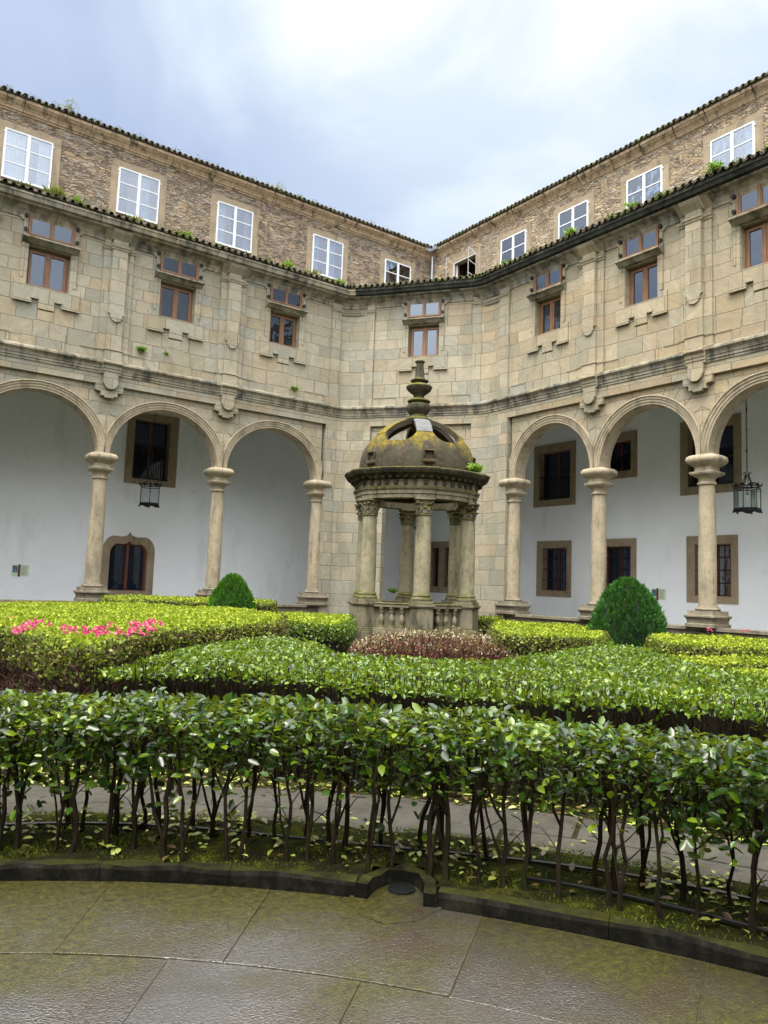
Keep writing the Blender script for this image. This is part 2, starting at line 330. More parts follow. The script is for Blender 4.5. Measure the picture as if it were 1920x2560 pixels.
leafmat('leaf_privet', [(0, (.03, .06, .012)), (.4, (.07, .13, .02)), (.8, (.16, .26, .03)), (1, (.4, .42, .12))], .35, .25)
leafmat('leaf_conifer', [(0, (.010, .05, .014)), (.4, (.025, .11, .022)), (.75, (.06, .21, .028)), (1, (.16, .38, .06))], .55, .15, .3)
leafmat('leaf_conifer_light', [(0, (.02, .075, .006)), (.4, (.045, .17, .012)), (.75, (.09, .28, .02)), (1, (.2, .45, .04))], .55, .15, .3)
leafmat('leaf_pale', [(0, (.10, .09, .03)), (.4, (.20, .10, .05)), (.65, (.26, .24, .10)), (.88, (.62, .58, .50)), (1, (.85, .80, .78))], .4, .2)
leafmat('leaf_fern', [(0, (.10, .20, .02)), (.6, (.22, .38, .04)), (1, (.4, .5, .08))], .5, .35)
leafmat('leaf_dry', [(0, (.16, .13, .03)), (.5, (.28, .28, .06)), (1, (.42, .40, .14))], .6, .25)
leafmat('litter', [(0, (.06, .03, .010)), (.3, (.14, .09, .03)), (.5, (.22, .26, .04)), (.75, (.38, .45, .09)), (1, (.62, .62, .30))], .4, .2)
leafmat('mosstuft', [(0, (.035, .05, .004)), (.5, (.07, .095, .006)), (.85, (.15, .17, .010)), (1, (.30, .32, .03))], .7, .2, .2)
leafmat('blossom', [(0, (.42, .03, .12)), (.5, (.66, .07, .24)), (1, (.85, .32, .45))], .5, .35, .3, (.9, .2, .4))
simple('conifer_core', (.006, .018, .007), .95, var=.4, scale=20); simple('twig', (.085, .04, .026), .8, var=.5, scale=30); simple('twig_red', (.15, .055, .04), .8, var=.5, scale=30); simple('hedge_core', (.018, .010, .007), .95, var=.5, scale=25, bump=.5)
def f(t, p, m):
    P = t.obj(); n = t.noise(t.map(P, sc=(1, 1, .3)), 40, 4, .6); n2 = t.noise(P, 6, 3)
    c = t.mix(t.rng(n, .3, .7), (.009, .007, .005), (.032, .024, .015)); c = t.mix(t.rng(n2, .5, .65, 0, .6), c, (.018, .024, .007))
    t.put(p.inputs['Base Color'], c); p.inputs['Roughness'].default_value = .6; t.put(p.inputs['Normal'], t.bump(n, .5, .005))
mat('bark', f); MATS['bark'].node_tree.nodes['Principled BSDF'].inputs['Specular IOR Level'].default_value = .12

# ------------------------------------------------------------------ mesh helpers
ID = lambda a, b, c: (a, b, c)
class MB:
    def __init__(s): s.v = []; s.f = []; s.uv = []; s.mi = []; s.cur = 0
    def vert(s, p): s.v.append(tuple(float(q) for q in p)); return len(s.v)-1
    def face(s, ids, uv=None): s.f.append(tuple(ids)); s.uv.append(uv); s.mi.append(s.cur)
    def poly(s, pts, T=ID, uv=None): s.face([s.vert(T(*p)) for p in pts], uv)
    def box(s, a0, a1, b0, b1, c0, c1, T=ID):
        v = [s.vert(T(a, b, c)) for a in (a0, a1) for b in (b0, b1) for c in (c0, c1)]
        for q in ((0, 1, 3, 2), (4, 6, 7, 5), (0, 4, 5, 1), (2, 3, 7, 6), (0, 2, 6, 4), (1, 5, 7, 3)): s.face([v[i] for i in q])
    def prism(s, outline, o0, o1, T=ID):          # outline in (a,c) extruded along b from o0 to o1
        n = len(outline); A = [s.vert(T(a, o0, c)) for a, c in outline]; B = [s.vert(T(a, o1, c)) for a, c in outline]
        s.face(A); s.face(B[::-1])
        for i in range(n): s.face([A[i], B[i], B[(i+1) % n], A[(i+1) % n]])
    def ext(s, prof, a0, a1, T=ID, cap=True):      # profile in (b,c) extruded along a
        n = len(prof); A = [s.vert(T(a0, b, c)) for b, c in prof]; B = [s.vert(T(a1, b, c)) for b, c in prof]
        for i in range(n-1): s.face([A[i], B[i], B[i+1], A[i+1]])
        if cap: s.face([A[i] for i in range(n)]); s.face([B[i] for i in range(n)][::-1]); s.face([A[n-1], B[n-1], B[0], A[0]])
    def loft(s, rings, cap=True):                  # rings: lists of points of equal length
        R = [[s.vert(p) for p in r] for r in rings]; n = len(R[0])
        for a, b in zip(R, R[1:]):
            for i in range(n): s.face([a[i], a[(i+1) % n], b[(i+1) % n], b[i]])
        if cap: s.face(R[0][::-1]); s.face(R[-1])
    def lathe(s, prof, c, n=24, sq=None, rot=0, cap=True, rmod=None):   # prof: (r,z[,squareness])
        rings = []
        for q in prof:
            r, z = q[0], q[1]; k = q[2] if len(q) > 2 else 0
            ring = []
            for i in range(n):
                a = 2*pi*i/n; ca, sa = math.cos(a), math.sin(a)
                e = 1.0 if not k else ((abs(ca)**(2+8*k)+abs(sa)**(2+8*k))**(-1/(2+8*k)))
                rr = r*e*(rmod(a, z) if rmod else 1)
                ring.append((c[0]+rr*math.cos(a+rot), c[1]+rr*math.sin(a+rot), z))
            rings.append(ring)
        s.loft(rings, cap)
    def tube(s, pts, rad, n=6, cap=True):
        rings = []; pts = [np.array(p, float) for p in pts]
        for i, p in enumerate(pts):
            d = pts[min(i+1, len(pts)-1)]-pts[max(i-1, 0)]; d = d/(np.linalg.norm(d)+1e-9)
            a = np.array([1.0, 0, 0]) if abs(d[0]) < .8 else np.array([0, 1.0, 0])
            x = np.cross(d, a); x /= np.linalg.norm(x); y = np.cross(d, x); r = rad[i] if hasattr(rad, '__len__') else rad
            rings.append([p+r*(x*math.cos(2*pi*k/n)+y*math.sin(2*pi*k/n)) for k in range(n)])
        s.loft(rings, cap)
    def build(s, name, mats, parent=None, smooth=False, recalc=True, bevel=0):
        me = bpy.data.meshes.new(name); me.from_pydata(s.v, [], s.f)
        mats = mats if isinstance(mats, (list, tuple)) else [mats]
        for k in mats: me.materials.append(MATS[k])
        uvl = me.uv_layers.new(name='UVMap')
        for p, uv, mi in zip(me.polygons, s.uv, s.mi):
            p.material_index = mi; nx, ny, nz = p.normal
            if uv is not None:
                for li, q in zip(p.loop_indices, uv): uvl.data[li].uv = q
            elif abs(nz) > .8:
                for li in p.loop_indices: c = me.vertices[me.loops[li].vertex_index].co; uvl.data[li].uv = (c.x, c.y)
            else:
                # round the tangent so that both signs of the normal give the same u
                tx, ty = -ny, nx; l = math.hypot(tx, ty)+1e-9; tx /= l; ty /= l
                if tx < -1e-6 or (abs(tx) < .5 and ty > 0 and tx <= .1): tx, ty = -tx, -ty
                for li in p.loop_indices: c = me.vertices[me.loops[li].vertex_index].co; uvl.data[li].uv = (c.x*tx+c.y*ty, c.z)
        if recalc:
            bm = bmesh.new(); bm.from_mesh(me); bmesh.ops.remove_doubles(bm, verts=bm.verts, dist=1e-5) if smooth else None
            bmesh.ops.recalc_face_normals(bm, faces=bm.faces); bm.to_mesh(me); bm.free()
        if smooth:
            for p in me.polygons: p.use_smooth = True
            try: me.set_sharp_from_angle(angle=math.radians(40))
            except Exception: pass
        me.update()
        o = bpy.data.objects.new(name, me); COL.objects.link(o)
        if parent is not None: o.parent = parent
        if bevel:
            b = o.modifiers.new('bevel', 'BEVEL'); b.width = bevel; b.segments = 2; b.limit_method = 'ANGLE'
        return o
def tag(o, label=None, cat=None, group=None, kind=None):
    if label: o['label'] = label
    if cat: o['category'] = cat
    if group: o['group'] = group
    if kind: o['kind'] = kind
    return o
def thing(name, label, cat, loc=(0, 0, 0), group=None):
    o = bpy.data.objects.new(name, None); COL.objects.link(o); o.location = loc; o.empty_display_size = .2
    return tag(o, label, cat, group)
def adopt(root):
    """children were built in world coordinates: move them into the root's frame"""
    for ch in root.children: ch.matrix_parent_inverse = Matrix.Translation(-Vector(root.location))
AW = 0.0172
def TL(s, o, z): return (-s, o, z)
def TR(s, o, z): return (o*math.cos(AW)+s*math.sin(AW), -s*math.cos(AW)+o*math.sin(AW), z)
C0 = np.array([-2.55, -.80]); C1 = np.array([-.13, -4.02]); CE = (C1-C0)/np.linalg.norm(C1-C0); CN = np.array([-CE[1], CE[0]]); CLEN = float(np.linalg.norm(C1-C0))
def TC(s, o, z): return (C0[0]+CE[0]*s+CN[0]*o, C0[1]+CE[1]*s+CN[1]*o, z)
CORNER = [(-3.52, 0), (-3.28, -.05), (-3.08, -.19), (-2.93, -.37), (-2.80, -.53), (-2.55, -.80), (-.13, -4.02), (.02, -4.36), (.08, -4.58), (.105, -4.82), (.088, -5.1)]
FAR = 24.0
PATH = [(-FAR, 0)]+CORNER+[TR(FAR, 0, 0)[:2]]
def offset_path(path, off):
    P = [np.array(p, float) for p in path]; out = []
    for i, p in enumerate(P):
        ds = []
        if i > 0: ds.append((p-P[i-1])/np.linalg.norm(p-P[i-1]))
        if i < len(P)-1: ds.append((P[i+1]-p)/np.linalg.norm(P[i+1]-p))
        ns = [np.array([-d[1], d[0]]) for d in ds]; n = sum(ns); n /= np.linalg.norm(n); k = 1/max(.5, float(n@ns[0]))
        out.append(p+n*off*k)
    return out
def sweep(mb, path, prof, u0=0):
    P = [np.array(p, float) for p in path]; L = [0.0]
    for a, b in zip(P, P[1:]): L.append(L[-1]+float(np.linalg.norm(b-a)))
    rows = [offset_path(path, o) for o, z in prof]
    ids = [[mb.vert((q[0], q[1], prof[j][1])) for q in rows[j]] for j in range(len(prof))]
    v = [0.0]
    for a, b in zip(prof, prof[1:]): v.append(v[-1]+math.hypot(a[0]-b[0], a[1]-b[1]))
    for j in range(len(prof)-1):
        for i in range(len(P)-1):
            z0, z1 = prof[0][1]+v[j], prof[0][1]+v[j+1]
            mb.face([ids[j][i], ids[j][i+1], ids[j+1][i+1], ids[j+1][i]], [(u0+L[i], z0), (u0+L[i+1], z0), (u0+L[i+1], z1), (u0+L[i], z1)])
def holewall(mb, s0, s1, z0, z1, off, holes, T):
    S = sorted(set([s0, s1]+[h[i] for h in holes for i in (0, 1)])); Z = sorted(set([z0, z1]+[h[i] for h in holes for i in (2, 3)]))
    S = [q for q in S if s0 <= q <= s1]; Z = [q for q in Z if z0 <= q <= z1]
    for a, b in zip(S, S[1:]):
        for c, d in zip(Z, Z[1:]):
            mx, mz = (a+b)/2, (c+d)/2
            if any(h[0] < mx < h[1] and h[2] < mz < h[3] for h in holes): continue
            mb.poly([(a, off, c), (b, off, c), (b, off, d), (a, off, d)], T)
def reveal(mb, s0, s1, z0, z1, o0, o1, T, back=True):
    mb.poly([(s0, o0, z0), (s0, o1, z0), (s0, o1, z1), (s0, o0, z1)], T); mb.poly([(s1, o0, z0), (s1, o1, z0), (s1, o1, z1), (s1, o0, z1)], T)
    mb.poly([(s0, o0, z0), (s1, o0, z0), (s1, o1, z0), (s0, o1, z0)], T); mb.poly([(s0, o0, z1), (s1, o0, z1), (s1, o1, z1), (s0, o1, z1)], T)
    if back: mb.poly([(s0, o1, z0), (s1, o1, z0), (s1, o1, z1), (s0, o1, z1)], T)

# ================================================================== THE CLOISTER BUILDING
B = thing('cloister_building', 'two storey stone cloister wings with white rendered arcade walls meeting at a curved corner', 'building')
LC = [4.05+4.0*k for k in range(5)]; RC = [5.67+3.58*k for k in range(5)]
ZS, ZF = 5.47, 7.65                                    # springing, underside of frieze
SPO = .13                                              # spandrel recess
WT = .62                                               # arcade wall thickness
SIDES = (('L', TL, LC, 3.96, 'ashlar'), ('R', TR, RC, 5.57, 'ashlar_lit'))

def arch_pts(c, rx, rz, n=28): return [(c+rx*math.cos(pi*i/n), ZS+rz*math.sin(pi*i/n)) for i in range(n+1)]
def arch_bay(T, sa, sb, mt, r_in=.18, zr=1.70, ztop=ZF, edge=0, lo=ZS):
    """wall panel between column axes sa<sb with its archivolt, voussoirs and soffit"""
    c = (sa+sb)/2; rx = (sb-sa)/2-r_in; n = 28
    mb = MB(); pts = arch_pts(c, rx, zr, n)[::-1]
    for off in (SPO, WT):
        mb.poly([(sa, off, lo), (pts[0][0], off, lo), (pts[0][0], off, ztop), (sa, off, ztop)], T)
        mb.poly([(pts[-1][0], off, lo), (sb, off, lo), (sb, off, ztop), (pts[-1][0], off, ztop)], T)
        for (a, za), (b, zb) in zip(pts, pts[1:]): mb.poly([(a, off, za), (b, off, zb), (b, off, ztop), (a, off, ztop)], T)
    if lo < ZS:
        pass
    w_ = mb.build('spandrel_wall', mt, B)
    mb = MB()
    for (a, za), (b, zb) in zip(pts, pts[1:]): mb.poly([(a, SPO-.06, za), (b, SPO-.06, zb), (b, WT, zb), (a, WT, za)], T)
    # archivolt: stepped mouldings
    prof = [(0, SPO-.04), (.07, SPO-.04), (.075, SPO-.065), (.15, SPO-.065), (.155, SPO-.09), (.21, SPO-.09), (.235, SPO-.125), (.27, SPO-.12), (.27, SPO+.01)]
    def ring(d): return [(c+(rx+d)*math.cos(pi-pi*i/n), ZS+(zr+d)*math.sin(pi-pi*i/n)) for i in range(n+1)]
    rr = [ring(d) for d, _ in prof]
    clip = lambda a: min(max(a, sa+.004), sb-.004)
    for j in range(len(prof)-1):
        for i in range(n):
            q = [(rr[j][i], prof[j][1]), (rr[j][i+1], prof[j][1]), (rr[j+1][i+1], prof[j+1][1]), (rr[j+1][i], prof[j+1][1])]
            ua, ub = i*.15, (i+1)*.15
            mb.poly([(clip(p[0]), o, p[1]) for p, o in q], T, [(ua*4, .12), (ub*4, .12), (ub*4, .3), (ua*4, .3)])
    mb.build('archivolt', 'granite', B, recalc=False)
    # voussoir ring, each stone a slightly tinted wedge
    mb = MB(); r0, r1 = .275, .60; nv = 15
    for k in range(nv):
        a0 = pi*k/nv+.006; a1 = pi*(k+1)/nv-.006; o = SPO-.012-.006*random.random()
        P = []
        for a, d in [(a0+(a1-a0)*q/3, r0) for q in range(4)]+[(a1-(a1-a0)*q/3, r1) for q in range(4)]:
            P.append((min(max(c-(rx+d)*math.cos(a), sa+.01), sb-.01), min(ZS+(zr+d)*math.sin(a), ztop-.01)))
        if abs(P[5][0]-c) > (sb-sa)/2-.03 and P[0][1] < ZS+.6: continue
        mb.prism(P, o, SPO+.02, T)
    mb.build('voussoir_ring', mt, B)
def column(T, s, off=.32, rot=0):
    x, y, _ = T(s, off, 0); c = (x, y); rt = AW if T is TR else rot
    mb = MB(); mb.lathe([(.232, 1.36), (.236, 1.9), (.238, 2.5), (.232, 3.2), (.220, 3.9), (.207, 4.60), (.203, 4.66)], c, 28, cap=False)
    sh = mb.build('column', 'granite', B, smooth=True)
    mb = MB(); mb.lathe([(.203, 4.655), (.245, 4.66), (.255, 4.69), (.245, 4.72), (.215, 4.73), (.215, 4.80), (.235, 4.83), (.27, 4.87), (.30, 4.90, .5), (.33, 4.93, 1), (.345, 4.935, 1), (.345, 4.965, 1), (.36, 4.97, 1), (.36, 5.0, 1), (.34, 5.005, 1),
                         (.27, 5.01, 1), (.25, 5.04, 1), (.25, 5.13, 1), (.27, 5.15, .9), (.36, 5.21, .8), (.42, 5.26, .6), (.45, 5.31, .5), (.455, 5.36, .45), (.43, 5.42, .4), (.38, 5.455, .4), (.30, 5.475, .6), (.21, 5.48, 1), (.21, 5.56, 1)], c, 32, rot=rt)
    mb.build('capital', 'granite', sh, smooth=True)
    mb = MB(); mb.lathe([(.235, 1.375), (.25, 1.36), (.27, 1.345), (.27, 1.33), (.31, 1.31), (.335, 1.275), (.31, 1.235), (.30, 1.23)], c, 28)
    mb.lathe([(.40, 1.235, 1), (.405, 1.13, 1), (.41, 1.12, 1), (.47, 1.11, 1), (.475, 1.07, 1), (.45, 1.04, 1), (.43, 1.02, 1), (.41, .96, 1), (.41, .9, 1), (.45, .88, 1), (.45, .80, 1)], c, 32, rot=rt)
    mb.build('column_base', 'granite_base', sh, smooth=True)
for nm, T, CC, endp, mt in SIDES:
    for a, b in zip(CC, CC[1:]): arch_bay(T, a, b, mt)
    for s in CC: column(T, s)
    # little carved mark above each capital
    mb = MB()
    for s in CC[:]:
        mb.prism([(s-.05, 5.66), (s+.05, 5.66), (s+.04, 5.675), (s-.04, 5.675)], SPO-.012, SPO+.01, T); mb.prism([(s-.03, 5.70), (s+.03, 5.70), (s, 5.78)], SPO-.02, SPO+.01, T)
    mb.build('carved_mark', 'granite_base', B)
# corner piers and blind panel of the corner bay, from the ground to the frieze
mb = MB()
sweep(mb, [(-3.96, WT), (-3.96, 0)]+CORNER[:6], [(0, 0), (0, ZF)])
q = [TC(.07, 0, 0)[:2], TC(.07, WT, 0)[:2]]
sweep(mb, [tuple(C0)]+q, [(0, 0), (0, ZF)])
q = [TC(CLEN-.07, WT, 0)[:2], TC(CLEN-.07, 0, 0)[:2]]
sweep(mb, q+[tuple(C1)], [(0, 0), (0, ZF)])
sweep(mb, CORNER[6:]+[TR(5.57, 0, 0)[:2], TR(5.57, WT, 0)[:2]], [(0, 0), (0, ZF)], 3.3)
mb.build('corner_pier', 'ashlar', B, recalc=False)
for T, a, b, o0, o1 in ((TL, 3.535, 3.905, -.035, .02), (TR, 5.20, 5.575, -.035, .02), (TC, -.22, .06, -.03, .05), (TC, CLEN-.06, CLEN+.2, -.03, .05)):   # thin strips that step out at the two ends of each curve
    mb = MB(); mb.box(a, b, o0, o1, 0, ZF+.01, T); mb.build('corner_strip', 'ashlar', B)
arch_bay(TC, .07, CLEN-.07, 'ashlar', r_in=.55, zr=1.42)
mb = MB()
for a, b in ((.07, .62), (CLEN-.62, CLEN-.07)): mb.box(a, b, SPO, WT, 0, ZS, TC)
mb.build('corner_jamb', 'ashlar', B)
# parapet under the columns
mb = MB()
for T, s0 in ((TL, 3.96), (TR, 5.57)):
    mb.box(s0, FAR, .08, .56, 0, .72, T); mb.box(s0, FAR, 0, .64, .72, .80, T)
mb.build('parapet', 'granite_base', B)
# upper storey wall (frieze to eave) with window openings
LW = [14.10, 10.03, 5.95, 18.1]; RW = [7.37, 10.98, 14.58]; CWIN = 2.06
def bholes(c, k=1.0): return [(c-.61*k, c+.61*k, 10.28, 11.50), (c-.66*k, c+.66*k, 11.80, 12.53)]
mb = MB(); h = []
for c in LW: h += bholes(c)
holewall(mb, 3.52, FAR, ZF, 12.6, 0, h, TL); mb.poly([(3.96, 0, ZF), (FAR, 0, ZF), (FAR, WT, ZF), (3.96, WT, ZF)], TL)
sweep(mb, CORNER[:6], [(0, ZF), (0, 12.6)], -3.52)
mb.build('upper_wall', 'ashlar', B, recalc=False)
mb = MB(); holewall(mb, 0, CLEN, ZF, 12.6, 0, bholes(CWIN), TC); mb.poly([(.07, 0, ZF), (CLEN-.07, 0, ZF), (CLEN-.07, WT, ZF), (.07, WT, ZF)], TC)
mb.build('upper_wall', 'ashlar', B, recalc=False)
mb = MB(); h = []
for c in RW: h += bholes(c, .9)
holewall(mb, 5.1, FAR, ZF, 12.6, 0, h, TR); mb.poly([(5.57, 0, ZF), (FAR, 0, ZF), (FAR, WT, ZF), (5.57, WT, ZF)], TR)
sweep(mb, CORNER[6:], [(0, ZF), (0, 12.6)], 2.2)
mb.build('upper_wall', 'ashlar_lit', B, recalc=False)
# string course
SPROF = [(0, 7.98), (-.03, 7.98), (-.03, 8.05), (-.055, 8.055), (-.055, 8.14), (-.08, 8.145), (-.08, 8.22), (-.13, 8.27), (-.17, 8.30), (-.17, 8.36), (0, 8.45)]
mb = MB(); sweep(mb, PATH, SPROF); mb.build('string_course', 'ashlar_stained', B, recalc=False)
# low plinth band of the upper storey between string and pilasters
for nm, T, CC, endp, mt in SIDES:
    for s in CC[1:]:
        c = s+(.0 if nm == 'L' else -.06)
        mb = MB()
        # pilaster: wide backing, narrow shaft, tongue, base, cap
        mb.box(c-.47, c+.47, -.08, .02, 8.30, 12.45, T); mb.box(c-.24, c+.24, -.17, -.075, 8.30, 12.45, T)
        mb.prism([(c-.235, 12.45), (c+.235, 12.45), (c+.235, 9.98), (c+.27, 9.96), (c+.27, 9.93), (c+.20, 9.90), (c+.185, 9.80), (c+.13, 9.71), (c+.05, 9.665), (c-.05, 9.665), (c-.13, 9.71), (c-.185, 9.80), (c-.20, 9.90), (c-.27, 9.93), (c-.27, 9.96), (c-.235, 9.98)], -.225, -.16, T)
        o = mb.build('pilaster', mt, B, bevel=.006)
        mb = MB()
        mb.box(c-.50, c+.50, -.12, .02, 8.40, 8.70, T); mb.box(c-.27, c+.27, -.21, -.10, 8.40, 8.72, T); mb.box(c-1.0, c+1.0, -.05, .02, 8.40, 8.70, T)
        mb.box(c-.52, c+.52, -.14, .01, 8.70, 8.74, T); mb.box(c-.29, c+.29, -.23, -.12, 8.72, 8.77, T); mb.box(c-1.0, c+1.0, -.065, .01, 8.70, 8.735, T)
        mb.build('pilaster_base', mt, o, bevel=.006)
        mb = MB()
        pr = [(0, 12.02), (-.03, 12.03), (-.04, 12.08), (-.07, 12.10), (-.09, 12.16), (0, 12.20)]
        mb.ext([(b-.08, z) for b, z in pr], c-.51, c+.51, T); mb.ext([(b-.22, z) for b, z in pr], c-.30, c+.30, T)
        for wv in (.30, .50):     # flare into the eave
            kk = -.22 if wv == .30 else -.08
            mb.ext([(.0, 12.30), (kk, 12.34), (kk-.08, 12.42), (kk-.19, 12.52), (min(-.40, kk-.25), 12.60), (0, 12.61)], c-wv, c+wv, T)
        mb.build('pilaster_cap', mt, o, bevel=.004)
        # pendant under the string course
        mb = MB()
        mb.ext([(b-.10, z) for b, z in SPROF], c-.30, c+.30, T)
        arc = [(c+.215*math.cos(a), 7.70+.215*math.sin(a)) for a in [-pi*i/12 for i in range(13)]]
        mb.prism([(c-.225, 8.0), (c-.225, 7.72), (c+.225, 7.72), (c+.225, 8.0)], -.15, .02, T)
        mb.prism([(c-.24, 7.73), (c+.24, 7.73), (c+.24, 7.70)]+arc[1:-1]+[(c-.24, 7.70)], -.17, .02, T)
        mb.prism([(c-.43, 7.66), (c+.43, 7.66), (c+.43, 7.44), (c+.26, 7.41), (c+.26, 7.28), (c+.14, 7.28), (c+.14, 7.23), (c-.14, 7.23), (c-.14, 7.28), (c-.26, 7.28), (c-.26, 7.41), (c-.43, 7.44)], -.05, SPO+.02, T)
        mb.box(c-.43, c+.43, -.06, .02, 7.62, 7.70, T)
        mb.build('pendant', mt, B, bevel=.006)
# strips and cap bands on the corner, upper storey
capb = [(-.03, 12.02), (-.06, 12.04), (-.07, 12.09), (-.10, 12.11), (-.12, 12.16), (-.03, 12.19)]
for T, a, b, e in ((TL, 3.535, 3.93, .04), (TR, 5.13, 5.6, .04), (TC, -.20, .10, .02), (TC, CLEN-.08, CLEN+.24, .02)):
    mb = MB(); mb.box(a, b, -.08, .04, 8.30, 12.45, T); mb.ext([(q_[0]-.03, q_[1]) for q_ in capb], a-.02, b+.02, T); mb.box(a-.02, b+e, -.105, .02, 8.4, 8.72, T)
    mb.build('corner_pilaster', 'ashlar', B)
for pth in (CORNER[:5], CORNER[7:]):
    mb = MB(); sweep(mb, pth, capb); mb.build('moulding', 'ashlar', B, recalc=False)
for T, a, b in ((TL, 4.15, 5.0), (TR, 5.75, 6.4), (TC, .1, 1.05), (TC, 3.05, 3.9)):
    mb = MB(); mb.box(a, b, -.045, .02, 8.4, 8.70, T); mb.box(a, b, -.06, .02, 8.70, 8.735, T); mb.build('plinth_band', 'ashlar', B)
# eave cornice of the lower roof
EP = [(0, 12.28), (-.04, 12.30), (-.06, 12.38), (-.12, 12.48), (-.24, 12.57), (-.38, 12.62), (-.40, 12.66), (-.50, 12.69), (-.53, 12.80), (-.56, 12.82), (-.56, 12.88), (.3, 12.95)]
iR = 7
mb = MB(); sweep(mb, [(-FAR, 0)]+CORNER[:4], EP); mb.build('eave_cornice', 'ashlar_stained', B, recalc=False)
mb = MB(); sweep(mb, CORNER[3:8], EP, 3); mb.build('eave_cornice', 'ashlar_stained', B, recalc=False)
GP = [(-.405, 12.655), (-.505, 12.685), (-.54, 12.80), (-.57, 12.81), (-.57, 12.89), (.0, 12.96)]
mb = MB(); sweep(mb, CORNER[3:]+[TR(FAR, 0, 0)[:2]], GP, 3); mb.build('eave_gutter', 'gutter_black', B, recalc=False)
mb = MB(); sweep(mb, CORNER[7:]+[TR(FAR, 0, 0)[:2]], EP, 5); mb.build('eave_cornice', 'ashlar_stained', B, recalc=False)

# --- brown windows of the upper storey
def brown_window(T, c, mt, k=1.0, gl='glass_brown'):
    a = .61*k; b = .66*k; mb = MB()
    # jamb architrave with ears and stepped apron
    for sg in (-1, 1):
        f_ = lambda pts: [(c+sg*p*k, z) for p, z in pts]
        mb.prism(f_([(.61, 9.76), (.95, 9.76), (.95, 10.42), (.80, 10.42), (.80, 12.22), (.86, 12.22), (.86, 12.28), (.92, 12.28), (.92, 12.60), (.67, 12.60), (.67, 11.78), (.61, 11.78)]), -.055, .02, T)
        mb.prism(f_([(.0, 10.27), (.61, 10.27), (.61, 9.76), (.42, 9.76), (.42, 9.90), (.23, 9.90), (.23, 9.60), (.0, 9.60)]), -.055, .02, T)
        mb.prism(f_([(.42, 9.80), (.97, 9.80), (.97, 9.72), (.42, 9.72)]), -.10, -.05, T); mb.prism(f_([(.23, 9.95), (.45, 9.95), (.45, 9.87), (.23, 9.87)]), -.09, -.05, T)
        mb.prism(f_([(.72, 10.45), (.80, 10.45), (.80, 12.2), (.72, 12.2)]), -.075, -.05, T)
    if T is not TC or True:
        # bell-shaped relief below
        L_ = [(.20, 9.55), (.22, 9.35), (.30, 9.18), (.42, 9.07), (.55, 9.02), (.62, 8.98), (.62, 8.42), (0, 8.42)]
        mb.prism([(c+p*k, z) for p, z in L_]+[(c-p*k, z) for p, z in L_[:-1]][::-1], -.04, .02, T)
    s_ = mb.build('window', mt, B, bevel=.005)
    mb = MB()
    mb.ext([(0.0, 11.52), (-.10, 11.54), (-.20, 11.62), (-.30, 11.655), (-.30, 11.70), (-.10, 11.76), (0, 11.78)], c-.82*k, c+.82*k, T)
    mb.build('ledge', 'ashlar_stained', s_, bevel=.004)
    mb = MB(); reveal(mb, c-a, c+a, 10.28, 11.50, 0, .38, T, False); mb.build('reveal', mt, s_, recalc=False)
    mb = MB()
    def fr(s0, s1, z0, z1, o0, o1, tk, bars=True):
        mb.box(s0, s0+tk, o0, o1, z0, z1, T); mb.box(s1-tk, s1, o0, o1, z0, z1, T); mb.box(s0+tk, s1-tk, o0, o1, z1-tk, z1, T); mb.box(s0+tk, s1-tk, o0, o1, z0, z0+tk*.7, T)
    mid = c
    fr(c-a, c+a, 10.28, 11.50, .20, .28, .07); fr(c-a+.07, mid-.015, 10.33, 11.43, .17, .24, .075); fr(mid+.015, c+a-.07, 10.33, 11.43, .17, .24, .075); mb.box(mid-.035, mid+.035, .15, .24, 10.3, 11.44, T)
    fr(c-b, c+b, 11.80, 12.53, -.10, .02, .045); fr(c-b+.04, mid-.01, 11.83, 12.49, -.08, -.02, .05); fr(mid+.01, c+b-.04, 11.83, 12.49, -.08, -.02, .05); mb.box(mid-.03, mid+.03, -.105, -.02, 11.80, 12.5, T)
    mb.build('frame', 'wood', s_, bevel=.004)
    for s0, s1, z0, z1, o in ((c-a+.1, mid-.06, 10.35, 11.38, .21), (mid+.06, c+a-.1, 10.35, 11.38, .21), (c-b+.07, mid-.045, 11.86, 12.45, -.045), (mid+.045, c+b-.07, 11.86, 12.45, -.045)):
        mb = MB(); mb.box(s0-.03, s1+.03, o, o+.012, z0-.03, z1+.03, T); mb.build('pane', gl, s_)
    mb = MB(); mb.box(c-b, c+b, .45, .5, 10.2, 12.6, T); mb.build('room_back', 'interior', s_)
    mb = MB()
    for sg in (-1, 1):
        for z in (11.93, 12.36):
            x, y, _ = T(c+sg*(b+.075), -.10, z)
            mb.prism([(c+sg*(b+.085)+.055*math.cos(q*pi/4), z+.065*math.sin(q*pi/4)) for q in range(8)], -.13, -.05, T)
    mb.build('hinge', 'iron', s_)
for i, c in enumerate(LW): brown_window(TL, c, 'ashlar', 1.0, 'glass_brown' if i in (0, 3) else 'glass_brown_dark')
brown_window(TC, CWIN, 'ashlar', .98)
for i, c in enumerate(RW): brown_window(TR, c, 'ashlar_lit', .92, 'glass_brown')

